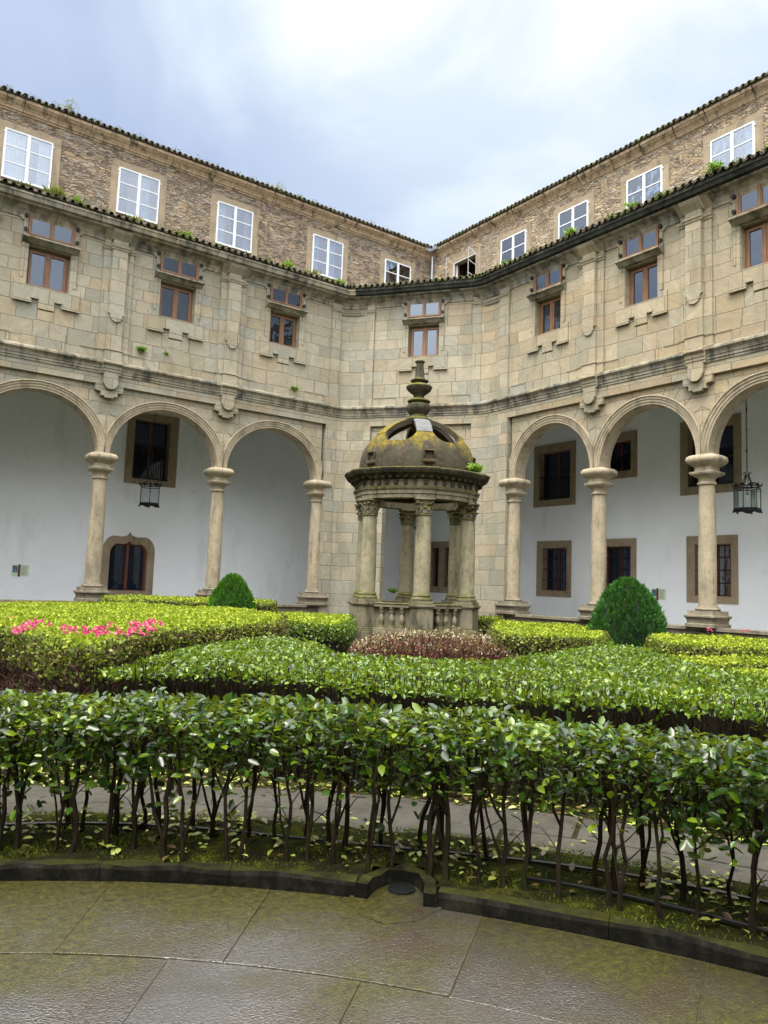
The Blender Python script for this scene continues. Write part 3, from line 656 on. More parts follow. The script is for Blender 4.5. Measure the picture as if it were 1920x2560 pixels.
# --- barrel tile courses along an eave path
def tile_eave(path, off_e, z_e, off_in, z_in, name, mtl='tile', sp=.235, r=.085, seed=1):
    rs = random.Random(seed); mb = MB()
    P = [np.array(p, float) for p in path]; L = [0]
    for a, b in zip(P, P[1:]): L.append(L[-1]+float(np.linalg.norm(b-a)))
    E = offset_path(path, off_e); 
    def at(arr, u):
        for i in range(len(L)-1):
            if u <= L[i+1] or i == len(L)-2:
                f_ = (u-L[i])/(L[i+1]-L[i]); return arr[i]*(1-f_)+arr[i+1]*f_, P[i+1]-P[i]
    slope = (z_in-z_e)/(off_in-off_e); n = int(L[-1]/sp)
    for k in range(n+1):
        u = k*L[-1]/n; p, d = at(E, u); d = d/np.linalg.norm(d); nn = np.array([-d[1], d[0]])
        length = 1.1
        jit = rs.uniform(-.02, .03); rr = r*rs.uniform(.92, 1.1); zz = rs.uniform(-.012, .015)
        for (cx, up_, r0, r1) in ((0, 1, rr, rr*.8), (.5*sp, -1, rr*.95, rr*.9)):   # cover tile, channel tile
            rings = []
            for q, rad in ((jit, r0), (jit+length*.5, (r0+r1)/2), (length, r1)):
                c = p+nn*q+d*cx; zc = z_e+slope*q+zz+(0.03 if up_ == 1 else .055)
                out = [(c[0]+d[0]*rad*math.cos(pi*j/6), c[1]+d[1]*rad*math.cos(pi*j/6), zc+up_*rad*math.sin(pi*j/6)) for j in range(7)]
                inn = [(c[0]+d[0]*(rad-.018)*math.cos(pi*j/6), c[1]+d[1]*(rad-.018)*math.cos(pi*j/6), zc+up_*(rad-.018)*math.sin(pi*j/6)) for j in range(6, -1, -1)]
                rings.append(out+inn)
            mb.loft(rings, True)
    # roof deck behind
    I = offset_path(path, off_e+.35)
    mb2 = MB(); sweep(mb, path, [(off_e+.12, z_e+.0), (off_e+.12, z_e+.05), (off_in, z_in+.05)])
    return mb.build(name, mtl, B, recalc=False)
tile_eave(PATH, -.62, 12.93, 2.2, 13.9, 'lower_roof', seed=2)
mb = MB()    # upper part of the lean-to up to the rear wall
up = [(-FAR, 5.3), (5.3, 5.3), TR(FAR, 5.3, 0)[:2]]
lo_ = [(-FAR, 2), (-3.0, 2), (2.0, -3.6), TR(FAR, 2, 0)[:2]]
for i, j in (((0, 0), (1, 1)), ((1, 1), (1, 2)), ((1, 2), (2, 3))):
    a, b = i; c_, d_ = j
    mb.poly([(*lo_[b], 13.82), (*lo_[d_], 13.82), (*up[c_], 15.2)]+([(*up[a], 15.2)] if a != c_ else []))
mb.build('lower_roof_slope', 'tile', B)
mb = MB(); mb.poly([(-3.55, -.62, 12.99), (-2.95, -.62, 12.985), (-2.62, -.98, 12.985), (-2.2, -.4, 13.15), (-3.4, -.1, 13.15)]); mb.build('flashing', 'zinc', B, recalc=False)

# --- rear wall of the gallery, ceiling and floor
OFF = 5.0
RLOW = [(2.56, 4.36), (5.55, 7.35), (9.36, 11.18), (13.0, 14.8)]
RUP = [(2.33, 4.53, 5.10, 7.70), (5.60, 7.37, 5.95, 7.70), (9.13, 11.33, 5.10, 7.70), (13.2, 15.4, 5.1, 7.7)]
rw = [(a+.32, b-.23-.0, 1.65, 3.38) for a, b in RLOW]+[(a+.30, b-.26, c+.28, d-.30) for a, b, c, d in RUP]
CORW = [(-4.12, -3.66, 1.66, 3.52), (-3.24, -2.70, 1.66, 3.52)]
mb = MB(); holewall(mb, -5.0, FAR, 0, 8.9, OFF, rw+CORW, TR); mb.build('gallery_wall', 'whitewash', B, recalc=False)
LUP = (7.87, 9.92, 5.2, 8.05)
mb = MB(); holewall(mb, -5.0, FAR, 0, 8.9, OFF, [(8.22, 9.62, 5.42, 7.78), (8.80, 10.31, 1.07, 3.03)], TL); mb.build('gallery_wall', 'whitewash', B, recalc=False)
mb = MB()
for zz in (8.62,): mb.poly([(-FAR, WT, zz), (-3.4, WT, zz), (.4, -4.6, zz), (*TR(FAR, WT, 0)[:2], zz), (*TR(FAR, 5.1, 0)[:2], zz), (5.1, 5.1, zz), (-FAR, 5.1, zz)])
mb.build('gallery_ceiling', 'ceiling', B, recalc=False)
mb = MB(); mb.poly([(-FAR, .3, .12), (-3.4, .3, .12), (.4, -4.4, .12), (*TR(FAR, .3, 0)[:2], .12), (*TR(FAR, 5.1, 0)[:2], .12), (5.1, 5.1, .12), (-FAR, 5.1, .12)])
mb.build('gallery_floor', 'floor_stone', B, recalc=False)
mb = MB()   # closing walls at the far ends of both galleries
mb.poly([(FAR, 0, 0), (FAR, 5, 0), (FAR, 5, 8.7), (FAR, 0, 8.7)], TL); mb.poly([(FAR, 0, 0), (FAR, 5, 0), (FAR, 5, 8.7), (FAR, 0, 8.7)], TR)
for T, s0 in ((TL, 3.52), (TR, 5.1)): mb.poly([(s0, WT, ZF), (FAR, WT, ZF), (FAR, WT, 12.6), (s0, WT, 12.6)], T)
mb.build('end_wall', 'whitewash', B, recalc=False)

def stone_frame(mb, s0, s1, z0, z1, i0, i1, j0, j1, T, o0=-.035, o1=.02):
    mb.box(s0, i0, OFF+o0, OFF+o1, j0, j1, T); mb.box(i1, s1, OFF+o0, OFF+o1, j0, j1, T); mb.box(s0, s1, OFF+o0-.001, OFF+o1, j1+.003, z1, T); mb.box(s0, s1, OFF+o0-.001, OFF+o1, z0, j0-.003, T)
def rear_window(T, s0, s1, z0, z1, i0, i1, j0, j1, kind='low', curtain=None):
    mb = MB(); stone_frame(mb, s0, s1, z0, z1, i0, i1, j0, j1, T); s_ = mb.build('gallery_window', 'granite_frame', B, bevel=.004)
    mb = MB(); reveal(mb, i0, i1, j0, j1, OFF-.03, OFF+.40, T, False); mb.build('reveal', 'granite_frame', s_, recalc=False)
    mb = MB(); w_ = .05; o = OFF+.26
    mb.box(i0, i0+w_, o, o+.06, j0, j1, T); mb.box(i1-w_, i1, o, o+.06, j0, j1, T); mb.box(i0+w_, i1-w_, o, o+.06, j0, j0+w_, T); mb.box(i0+w_, i1-w_, o, o+.06, j1-w_, j1, T)
    m_ = (i0+i1)/2; mb.box(m_-.05, m_+.05, o-.01, o+.06, j0+w_, j1-w_, T); mb.build('frame', 'wood_dark', s_)
    mb = MB(); mb.box(i0+w_, i1-w_, o+.03, o+.04, j0+w_, j1-w_, T); mb.build('pane', 'glass_rear' if not curtain else 'glass', s_)
    mb = MB()
    if kind == 'low':
        n = 5
        for k in range(1, n): s = i0+(i1-i0)*k/n; mb.box(s-.012, s+.012, OFF+.04, OFF+.064, j0, j1, T)
        for k in range(1, 4): z = j0+(j1-j0)*k/4; mb.box(i0, i1, OFF+.045, OFF+.06, z-.014, z+.014, T)
    else:
        zt = j0+(j1-j0)*.47
        for k in range(1, 15): s = i0+(i1-i0)*k/15; mb.box(s-.009, s+.009, OFF+.03, OFF+.048, j0, zt, T)
        mb.box(i0, i1, OFF+.02, OFF+.055, zt-.02, zt+.02, T); mb.box(i0, i1, OFF+.02, OFF+.055, j0+.06, j0+.09, T)
    mb.build('grille', 'iron', s_)
    if curtain:
        mb = MB(); n = 24; s = np.linspace(i0, i1-.0, n)
        for a, b, k in zip(s, s[1:], range(n)):
            if (a-i0)/(i1-i0) > .45: mb.poly([(a, OFF+.42+.02*(k % 2), j0), (b, OFF+.42+.02*((k+1) % 2), j0), (b, OFF+.42+.02*((k+1) % 2), j1), (a, OFF+.42+.02*(k % 2), j1)], T)
        mb.build('curtain', 'curtain_warm', s_, recalc=False)
    mb = MB(); mb.box(i0-.3, i1+.3, OFF+.6, OFF+.65, j0-.3, j1+.3, T); mb.build('room_back', 'interior_blue', s_)
for k, (a, b) in enumerate(RLOW): rear_window(TR, a, b, 1.40, 3.67, a+.32, b-.23, 1.65, 3.38, 'low', curtain=(k == 2))
for a, b, c, d in RUP: rear_window(TR, a, b, c, d, a+.30, b-.26, c+.28, d-.30, 'up')
rear_window(TL, *LUP, 8.22, 9.62, 5.42, 7.78, 'up')
mb = MB(); mb.box(-4.42, -4.12, OFF-.035, OFF+.02, 1.36, 3.82, TR); mb.box(-3.66, -3.24, OFF-.035, OFF+.02, 1.66, 3.52, TR); mb.box(-2.70, -2.4, OFF-.035, OFF+.02, 1.36, 3.82, TR)
mb.box(-4.12, -2.70, OFF-.036, OFF+.02, 3.52, 3.82, TR); mb.box(-4.12, -2.70, OFF-.036, OFF+.02, 1.36, 1.66, TR); s_ = mb.build('gallery_window', 'granite_frame', B)
mb = MB(); mb.box(-4.6, -2.4, OFF+.6, OFF+.65, 1.2, 4, TR); mb.build('room_back', 'interior_blue', s_)
for a, b, c, d in CORW:
    mb = MB(); reveal(mb, a, b, c, d, OFF-.02, OFF+.25, TR, False); mb.build('reveal', 'granite_frame', s_, recalc=False)
    mb = MB(); mb.box(a, b, OFF+.2, OFF+.22, c, d, TR); mb.build('pane', 'interior_blue', s_)
    mb = MB()
    for k in range(1, 4): mb.box(a+(b-a)*k/4-.01, a+(b-a)*k/4+.01, OFF+.04, OFF+.06, c, d, TR)
    mb.build('grille', 'iron', s_)
# ogee window low on the left gallery wall
def ogee(w_, zt, zs, zb, c, tip=.18, n=10):
    P = [(c-w_, zb), (c-w_, zs)]
    r = w_*.42
    for i in range(1, n+1): a = pi-(pi/2)*i/n; P.append((c-w_+r+r*math.cos(a), zs+(zt-zs)*math.sin(a)))
    P += [(c-w_*.30, zt-.015), (c-w_*.16, zt+.01), (c-w_*.07, zt+.06), (c, zt+tip)]
    return P+[(2*c-a, z) for a, z in P[:-1]][::-1]
c_ = 9.54; inn = ogee(.72, 2.86, 2.45, 1.07, c_, .13); out = ogee(1.0, 3.14, 2.55, .90, c_, .18)
mb = MB(); n = len(inn)
I0 = [mb.vert(TL(a, OFF-.04, z)) for a, z in inn]; O0 = [mb.vert(TL(a, OFF-.04, z)) for a, z in out]; I1 = [mb.vert(TL(a, OFF+.3, z)) for a, z in inn]; O1 = [mb.vert(TL(a, OFF+.01, z)) for a, z in out]
for i in range(n):
    j = (i+1) % n
    mb.face([O0[i], O0[j], I0[j], I0[i]]); mb.face([I0[i], I0[j], I1[j], I1[i]]); mb.face([O0[i], O0[j], O1[j], O1[i]])
s_ = mb.build('ogee_window', 'granite_frame', B, recalc=False)
mb = MB(); in2 = [(c_+(a-c_)*.90, 1.07+(z-1.07)*.955+.03) for a, z in inn]
I0 = [mb.vert(TL(a, OFF+.17, z)) for a, z in inn]; I1 = [mb.vert(TL(a, OFF+.17, z)) for a, z in in2]; I2 = [mb.vert(TL(a, OFF+.24, z)) for a, z in in2]
for i in range(n): j = (i+1) % n; mb.face([I0[i], I0[j], I1[j], I1[i]]); mb.face([I1[i], I1[j], I2[j], I2[i]])
mb.box(c_-.055, c_+.055, OFF+.15, OFF+.22, 1.1, 2.93, TL); mb.build('frame', 'wood_dark', s_, recalc=False)
mb = MB(); mb.prism(in2, OFF+.2, OFF+.212, TL); mb.build('pane', 'glass_rear', s_)
mb = MB(); mb.box(c_-.9, c_+.9, OFF+.5, OFF+.55, .9, 3.2, TL); mb.build('room_back', 'interior_blue', s_)

# --- upper building: rubble wall, white windows, cornice, tiles
UL = [(14.19, 1.65), (10.12, 1.65), (5.98, 1.67), (1.30, 1.66), (-2.77, 1.62), (18.3, 1.65)]
UR = [(-2.34, 1.62), (.88, 1.56), (4.27, 1.56), (7.66, 1.56), (11.13, 1.58), (14.6, 1.58)]
for T, U_, mt in ((TL, UL, 'rubble'), (TR, UR, 'rubble_lit')):
    mb = MB(); holewall(mb, -5.06, FAR, 12.8, 18.6, OFF, [(c-w_/2, c+w_/2, 15.74, 17.62) for c, w_ in U_], T); mb.build('rubble_wall', mt, B, recalc=False)
UP = [(-FAR, OFF), (5.02, OFF), TR(FAR, OFF, 0)[:2]]
CPR = [(0, 18.30), (-.04, 18.31), (-.05, 18.36), (-.10, 18.38), (-.12, 18.44), (-.18, 18.52), (-.27, 18.58), (-.30, 18.62), (-.34, 18.64), (-.36, 18.74), (.3, 18.80)]
mb = MB(); sweep(mb, UP, CPR); mb.build('cornice', 'cornice_stone', B, recalc=False)
mb = MB()   # visible joints of the cornice stones
for T in (TL, TR):
    s = -4.4
    while s < FAR:
        mb.ext([(OFF+b-.004, z) for b, z in CPR[2:-1]], s, s+.015, T); s += random.uniform(1.1, 1.9)
mb.build('cornice_joint', 'kerb_stone', B)
tile_eave(UP, -.45, 18.79, 4.0, 20.8, 'upper_roof', seed=5, sp=.235, r=.09)
def leaf_frame(mb, s0, s1, z0, z1, T, o=-.06):
    w_ = .055
    mb.box(s0, s0+w_, OFF+o, OFF+o+.045, z0, z1, T); mb.box(s1-w_, s1, OFF+o, OFF+o+.045, z0, z1, T); mb.box(s0+w_, s1-w_, OFF+o, OFF+o+.045, z0, z0+w_*1.3, T); mb.box(s0+w_, s1-w_, OFF+o, OFF+o+.045, z1-w_, z1, T)
    for k in (1, 2): z = z0+(z1-z0)*k/3; mb.box(s0+w_, s1-w_, OFF+o+.005, OFF+o+.04, z-.02, z+.02, T)
def white_window(T, c, w_, mt, opened=False, side=1, warm=True):
    s0, s1, z0, z1 = c-w_/2, c+w_/2, 15.76, 17.62; mb = MB()
    mb.box(s0-.28, s0-.0, OFF-.03, OFF+.02, z0-.1, z1, T); mb.box(s1+.0, s1+.28, OFF-.03, OFF+.02, z0-.1, z1, T); mb.box(s0-.28, s1+.28, OFF-.032, OFF+.02, z1+.002, z1+.27, T); mb.box(s0-.28, s1+.28, OFF-.032, OFF+.02, z0-.3, z0-.102, T)
    s_ = mb.build('casement_window', mt, B, bevel=.005)
    mb = MB(); reveal(mb, s0, s1, z0-.02, z1, OFF-.02, OFF+.35, T, False); mb.build('reveal', mt, s_, recalc=False)
    mb = MB(); mb.box(s0, s0+.03, OFF-.03, OFF+.03, z0, z1, T); mb.box(s1-.03, s1, OFF-.03, OFF+.03, z0, z1, T); mb.box(s0, s1, OFF-.03, OFF+.03, z1-.03, z1, T)
    m_ = c
    if not opened:
        leaf_frame(mb, s0+.01, m_-.004, z0, z1, T); leaf_frame(mb, m_+.004, s1-.01, z0, z1, T); mb.box(m_-.035, m_+.035, OFF-.08, OFF-.055, z0, z1, T)
        for sg, s in ((-1, s0), (1, s1)): mb.box(s-.05 if sg < 0 else s-.01, s+.01 if sg < 0 else s+.05, OFF-.055, OFF-.03, z1-.16, z1-.13, T)
    else:
        def TO(piv, ang, sg):
            return lambda a, b, z: T(piv+sg*(abs(a-piv)*math.cos(ang)), OFF-.03-abs(a-piv)*math.sin(ang)-(b-OFF)*.0-(b-OFF+.06)*math.cos(ang)*.5, z)
        leaf_frame(mb, s0+.01, m_, z0, z1, TO(s0, math.radians(68), 1)); leaf_frame(mb, m_, s1-.01, z0, z1, TO(s1, math.radians(108), -1))
    mb.build('frame', 'white_paint', s_)
    if not opened:
        mb = MB(); mb.box(s0+.05, m_-.03, OFF-.035, OFF-.027, z0+.05, z1-.04, T); mb.build('pane', 'glass', s_)
        mb = MB(); mb.box(m_+.03, s1-.05, OFF-.035, OFF-.027, z0+.05, z1-.04, T); mb.build('pane', 'glass', s_)
    mb = MB(); n = 30; S_ = np.linspace(s0, s1, n)
    for k, (a, b) in enumerate(zip(S_, S_[1:])):
        f_ = (a-s0)/(s1-s0)
        if opened and f_ > .05: continue
        warmcol = (.03 < f_ % .5 < .19) if side > 0 else (f_ % .5 > .34)
        mb.cur = 1 if (warmcol and warm) else 0
        o = OFF+.16+.03*math.sin(k*1.9); o2 = OFF+.16+.03*math.sin((k+1)*1.9)
        if not warmcol and (hash((round(c*10), k//8)) % 3 == 0): continue
        mb.poly([(a, o, z0), (b, o2, z0), (b, o2, z1), (a, o, z1)], T)
    if mb.f: mb.build('curtain', ['curtain_white', 'curtain_warm'], s_, recalc=False)
    mb = MB(); mb.box(s0-.2, s1+.2, OFF+1.2, OFF+1.25, z0-.3, z1+.2, T); mb.box(s0-.2, s1+.2, OFF+.3, OFF+1.2, z1+.2, z1+.25, T); mb.box(s0-.25, s0-.2, OFF+.3, OFF+1.2, z0-.3, z1+.2, T); mb.box(s1+.2, s1+.25, OFF+.3, OFF+1.2, z0-.3, z1+.2, T)
    mb.build('room_back', 'interior', s_)
for i, (c, w_) in enumerate(UL): white_window(TL, c, w_, 'granite_frame', side=1, warm=i != 0)
for i, (c, w_) in enumerate(UR): white_window(TR, c, w_, 'granite_frame', opened=(i == 0), side=1, warm=i not in (1, 2))
mb = MB(); mb.tube([(4.86, 4.86, 18.55), (4.86, 4.86, 13.5)], .075, 12); mb.tube([(4.86, 4.86, 16.8), (4.86, 4.86, 16.86)], .1, 12)
mb.box(4.3, 5.1, 4.62, 4.85, 18.62, 18.80); mb.box(4.55, 4.85, 4.2, 5.1, 18.63, 18.79)
mb.build('downpipe', 'zinc', B)
# two unseen wings behind the viewer, added to block low sky light
WX, WY = -30.0, -35.0
mb = MB(); XA, XB, YA, YB = WX, -FAR+.0, WY, -FAR
for ax in (0, 1):
    T = (lambda s, o, z: (WX-o, s, z)) if ax == 0 else (lambda s, o, z: (s, WY-o, z))
    s0, s1 = (WY, 0) if ax == 0 else (WX, TR(FAR, 0, 0)[0])
    hs = []; k = s0+2.0
    while k < s1-2: hs += [(k-.6, k+.6, 10.28, 12.4), (k-1.5, k+1.5, .9, 6.9)]; k += 4.0
    holewall(mb, s0, s1, 0, 12.7, 0, hs, T)
    mb.poly([(s0, 3.0, 0), (s1, 3.0, 0), (s1, 3.0, 12.7), (s0, 3.0, 12.7)], T)
    mb.poly([(s0-5, -.5, 12.9), (s1, -.5, 12.9), (s1, 5, 15.2), (s0-5, 5, 15.2)], T); mb.poly([(s0, -.5, 12.9), (s1, -.5, 12.9), (s1, 0, 12.6), (s0, 0, 12.6)], T)
mb.build('unseen_wing_blocker', 'ashlar', B, recalc=False)
mb = MB()      # the wings run on to meet them
for T, L_ in ((TL, 30.2), (TR, 35.2)):
    mb.box(FAR, L_, 0, 5.0, 0, 12.7, T); mb.box(FAR, L_+5, 5.0, 9, 0, 18.7, T)
mb.build('wing_end', 'ashlar', B)
adopt(B)

# ================================================================== PAVILION
PC = np.array([-6.47, -8.87]); PR_ = 1.44; TH = 4.1924
PV = thing('stone_pavilion', 'mossy domed stone pavilion with six columns standing in the middle of the hedges', 'pavilion', (*PC, 0))
def pt(r, a, z): return (PC[0]+r*math.cos(a), PC[1]+r*math.sin(a), z)
def TP(a):            # local frame at azimuth a: (tangential, inward offset from radius 0, z)
    return lambda s, o, z: (PC[0]+math.cos(a)*o-math.sin(a)*s, PC[1]+math.sin(a)*o+math.cos(a)*s, z)
mb = MB(); mb.lathe([(1.95, -.02), (1.95, .12), (1.80, .13)], PC, 48); mb.build('step', 'pav_stone', PV)
for k in range(6):
    a = TH+pi/3*k; T = TP(a); x, y, _ = pt(PR_, a, 0)
    mb = MB()
    for (w_, z0, z1) in ((.32, 0, .50), (.30, .50, .54), (.28, .54, .60), (.255, .60, 1.10), (.28, 1.10, 1.13), (.30, 1.13, 1.19), (.27, 1.19, 1.215)): mb.box(-w_, w_, PR_-w_, PR_+w_, z0+.0005, z1, T)
    mb.build('pedestal', 'pav_stone', PV, bevel=.015)
    mb = MB(); mb.lathe([(.195, 1.44), (.20, 1.8), (.198, 2.3), (.185, 2.9), (.172, 3.28), (.168, 3.33)], (x, y), 24, cap=False); cs = mb.build('column', 'pav_column', PV, smooth=True)
    mb = MB(); mb.lathe([(.27, 1.21, 1), (.27, 1.27, 1), (.25, 1.275), (.265, 1.30), (.262, 1.33), (.225, 1.35), (.215, 1.375), (.235, 1.39), (.232, 1.42), (.20, 1.44), (.195, 1.45)], (x, y), 24, rot=a); mb.build('column_base', 'pav_stone', cs, smooth=True)
    mb = MB(); mb.lathe([(.168, 3.32), (.195, 3.325), (.20, 3.345), (.175, 3.365), (.165, 3.37), (.165, 3.50), (.18, 3.60), (.21, 3.68), (.22, 3.69)], (x, y), 20)
    for row, (zb, hh, rr, nn) in enumerate(((3.37, .15, .172, 8), (3.45, .17, .178, 8))):
        for i in range(nn):
            b = a+2*pi*(i+.5*row)/nn; dx, dy = math.cos(b), math.sin(b); tx, ty = -dy, dx
            for w0, w1, z0, z1, q0, q1 in ((.052, .060, zb, zb+hh*.6, 0, .012), (.060, .035, zb+hh*.6, zb+hh, .012, .055), (.035, .02, zb+hh, zb+hh*.86, .055, .085)):
                R0, R1 = rr+q0, rr+q1
                P0 = [(x+dx*(R0+e)+tx*s*w0, y+dy*(R0+e)+ty*s*w0, z0) for s, e in ((-1, 0), (1, 0), (1, .018), (-1, .018))]
                P1 = [(x+dx*(R1+e)+tx*s*w1, y+dy*(R1+e)+ty*s*w1, z1) for s, e in ((-1, 0), (1, 0), (1, .018), (-1, .018))]
                mb.loft([P0, P1])
    for i in range(4):
        b = a+pi/4+pi/2*i; vx, vy = x+.235*math.cos(b), y+.235*math.sin(b)
        tx, ty = -math.sin(b), math.cos(b)
        mb.tube([(vx-tx*.03, vy-ty*.03, 3.64), (vx+tx*.03, vy+ty*.03, 3.64)], .042, 10)
    mb.lathe([(.23, 3.685, .9), (.245, 3.70, .9), (.245, 3.745, .9), (.22, 3.75, .9)], (x, y), 24, rot=a)
    mb.build('capital', 'pav_stone', cs, smooth=True)
    # balustrade to the next pedestal
    a2 = a+pi/6; R_ = PR_*math.cos(pi/6); T = TP(a2); hs = PR_/2-.26
    mb = MB(); mb.box(-hs, hs, R_-.14, R_+.14, 1.09, 1.17, T); mb.box(-hs, hs, R_-.16, R_+.16, 1.17, 1.20, T); mb.box(-hs, hs, R_-.15, R_+.15, .0, .60, T); mb.box(-hs, hs, R_-.04, R_+.02, .6, 1.1, T)
    bl = mb.build('balustrade', 'pav_stone', PV, bevel=.01)
    for s in (-.27, 0, .27):
        x, y, _ = T(s, R_+.08, 0); mb = MB(); mb.lathe([(.055, .6, .8), (.055, .64, .8), (.035, .66), (.04, .70), (.065, .76), (.07, .80), (.05, .87), (.033, .92), (.033, .95), (.055, .97), (.055, .99), (.035, 1.0), (.055, 1.04, .8), (.055, 1.09, .8)], (x, y), 14); mb.build('baluster', 'pav_stone', bl, smooth=True)
def brk(a, z):
    d = ((a-TH+pi/6) % (pi/3))-pi/6; d = abs(d)
    return 1.0+(.035 if d < .13 else (.035*max(0, 1-(d-.13)/.02)))+.006*math.sin(a*37)+.004*math.sin(a*71+z*9)
mb = MB(); N = 180
mb.lathe([(1.22, 3.90), (1.22, 3.745), (1.56, 3.745), (1.56, 3.84), (1.585, 3.85), (1.585, 3.93), (1.62, 3.96), (1.64, 4.0), (1.58, 4.03), (1.57, 4.20), (1.22, 4.2)], PC, N, rmod=brk, cap=False); mb.build('entablature', 'pav_stone', PV, recalc=False)
mb = MB(); mb.lathe([(1.2, 4.2), (1.57, 4.19), (1.61, 4.23), (1.70, 4.26), (1.74, 4.31), (1.82, 4.33), (1.87, 4.40), (1.88, 4.44), (1.86, 4.46), (1.55, 4.50), (1.2, 4.52)], PC, N, rmod=brk, cap=False); mb.build('cornice', 'pav_dark', PV, recalc=False)
for i in range(42):
    a = 2*pi*i/42; T = TP(a); mb = MB(); mb.box(-.05, .05, 1.58*brk(a, 0)-.03, 1.58*brk(a, 0)+.035, 4.06, 4.17, T); mb.build('shell_ornament', 'pav_dark', PV, bevel=.012)
for i in range(54):
    a = 2*pi*(i+.5)/54; T = TP(a); mb = MB(); mb.box(-.045, .045, 1.6, 1.72*brk(a, 0), 4.21, 4.275, T); mb.build('dentil', 'pav_dark', PV, bevel=.012)
# dome shell with six openings between the ribs
R0, Z0, ZT = 1.50, 4.48, 5.98
def dome(a, q, inner=0):                       # q 0..1 from springing to crown
    ph = q*pi/2; r = (R0-inner)*math.cos(ph)*(1+.05*math.sin(2*ph)); z = Z0+(ZT-Z0-inner)*math.sin(ph)
    return pt(r, a, z)
def qlow(t):  return .315+.13*abs(t)**4.0      # lower lip of an opening, t -1..1 across it
mb = MB(); TKN = .13
def patch(mb, A, Qf0, Qf1, nq):
    for inner in (0, TKN):
        G = [[mb.vert(dome(a, Qf0(a)+(Qf1(a)-Qf0(a))*j/nq, inner)) for j in range(nq+1)] for a in A]
        for i in range(len(A)-1):
            for j in range(nq): mb.face([G[i][j], G[i+1][j], G[i+1][j+1], G[i][j+1]])
        if inner == 0: G0 = G
        else:
            for i in range(len(A)-1):
                mb.face([G0[i][nq], G0[i+1][nq], G[i+1][nq], G[i][nq]])
            for j in range(nq):
                mb.face([G0[0][j], G0[0][j+1], G[0][j+1], G[0][j]]); mb.face([G0[-1][j], G0[-1][j+1], G[-1][j+1], G[-1][j]])
ribs = []
for k in range(6):
    a0 = TH+pi/3*k; hw = .165
    A = list(np.linspace(a0+hw, a0+pi/3-hw, 25)); mid = a0+pi/6; span = pi/6-hw
    patch(mb, A, lambda a: 0, lambda a: qlow((a-mid)/span), 12)
    A = list(np.linspace(a0-hw, a0+hw, 9)); patch(mb, A, lambda a: 0, lambda a: .445, 12)
mb.build('dome', 'pav_dome', PV, smooth=True, recalc=False)
for k in range(6):
    a0 = TH+pi/3*k; mb = MB()
    hwf = lambda q: min(.235/(max(.12, R0*math.cos(q*pi/2))), .50)
    for inner in (0, TKN):
        G = []
        for j in range(15):
            q = .445+(.965-.445)*j/14; hw = max(.165, hwf(q)*.8); G.append([mb.vert(dome(a0-hw+2*hw*i/6, q, inner-.012)) for i in range(7)])
        for j in range(14):
            for i in range(6): mb.face([G[j][i], G[j][i+1], G[j+1][i+1], G[j+1][i]])
        if inner == 0: G0 = G
        else:
            for j in range(14): mb.face([G0[j][0], G0[j+1][0], G[j+1][0], G[j][0]]); mb.face([G0[j][6], G0[j+1][6], G[j+1][6], G[j][6]])
            mb.face([G0[0][i] for i in range(7)]+[G[0][i] for i in range(6, -1, -1)])
    o = mb.build('dome_rib', 'pav_slab' if k == 0 else 'pav_dome', PV, smooth=True, recalc=False)
    if k == 0: o['label'] = 'pale grey replaced slab on the dome'
for k in range(6):
    T = TP(TH+pi/3*k+.05); mb = MB()
    mb.box(-.13, .13, 1.44, 1.56, 4.90, 4.94, T); mb.box(-.14, -.11, 1.44, 1.55, 4.76, 4.9, T); mb.box(.11, .14, 1.44, 1.55, 4.76, 4.9, T); mb.box(-.15, .15, 1.44, 1.58, 4.62, 4.69, T)
    mb.build('dome_niche', 'pav_dome', PV, bevel=.015)
mb = MB(); gad = lambda a, z: 1+.06*abs(math.sin(a*6))
mb.lathe([(.34, 5.90), (.36, 5.98), (.30, 6.02), (.24, 6.05), (.22, 6.10), (.20, 6.12)], PC, 24)
mb.lathe([(.19, 6.10), (.24, 6.16), (.30, 6.25), (.31, 6.33), (.29, 6.39), (.22, 6.43)], PC, 48, rmod=gad)
mb.lathe([(.22, 6.42), (.27, 6.44), (.31, 6.48), (.27, 6.53), (.18, 6.55), (.14, 6.58), (.135, 6.64)], PC, 24)
mb.lathe([(.135, 6.62), (.15, 6.66), (.24, 6.73), (.31, 6.80), (.335, 6.87), (.30, 6.92), (.20, 6.95)], PC, 48, rmod=gad)
mb.lathe([(.2, 6.94), (.16, 6.99), (.24, 7.03), (.245, 7.05), (.16, 7.08), (.13, 7.12), (.115, 7.3), (.095, 7.48), (.10, 7.53), (.135, 7.55), (.13, 7.58), (.06, 7.62)], PC, 16, rmod=lambda a, z: 1+.05*math.sin(a*3+z*20))
mb.build('finial', 'pav_dark', PV, smooth=True)
adopt(PV)

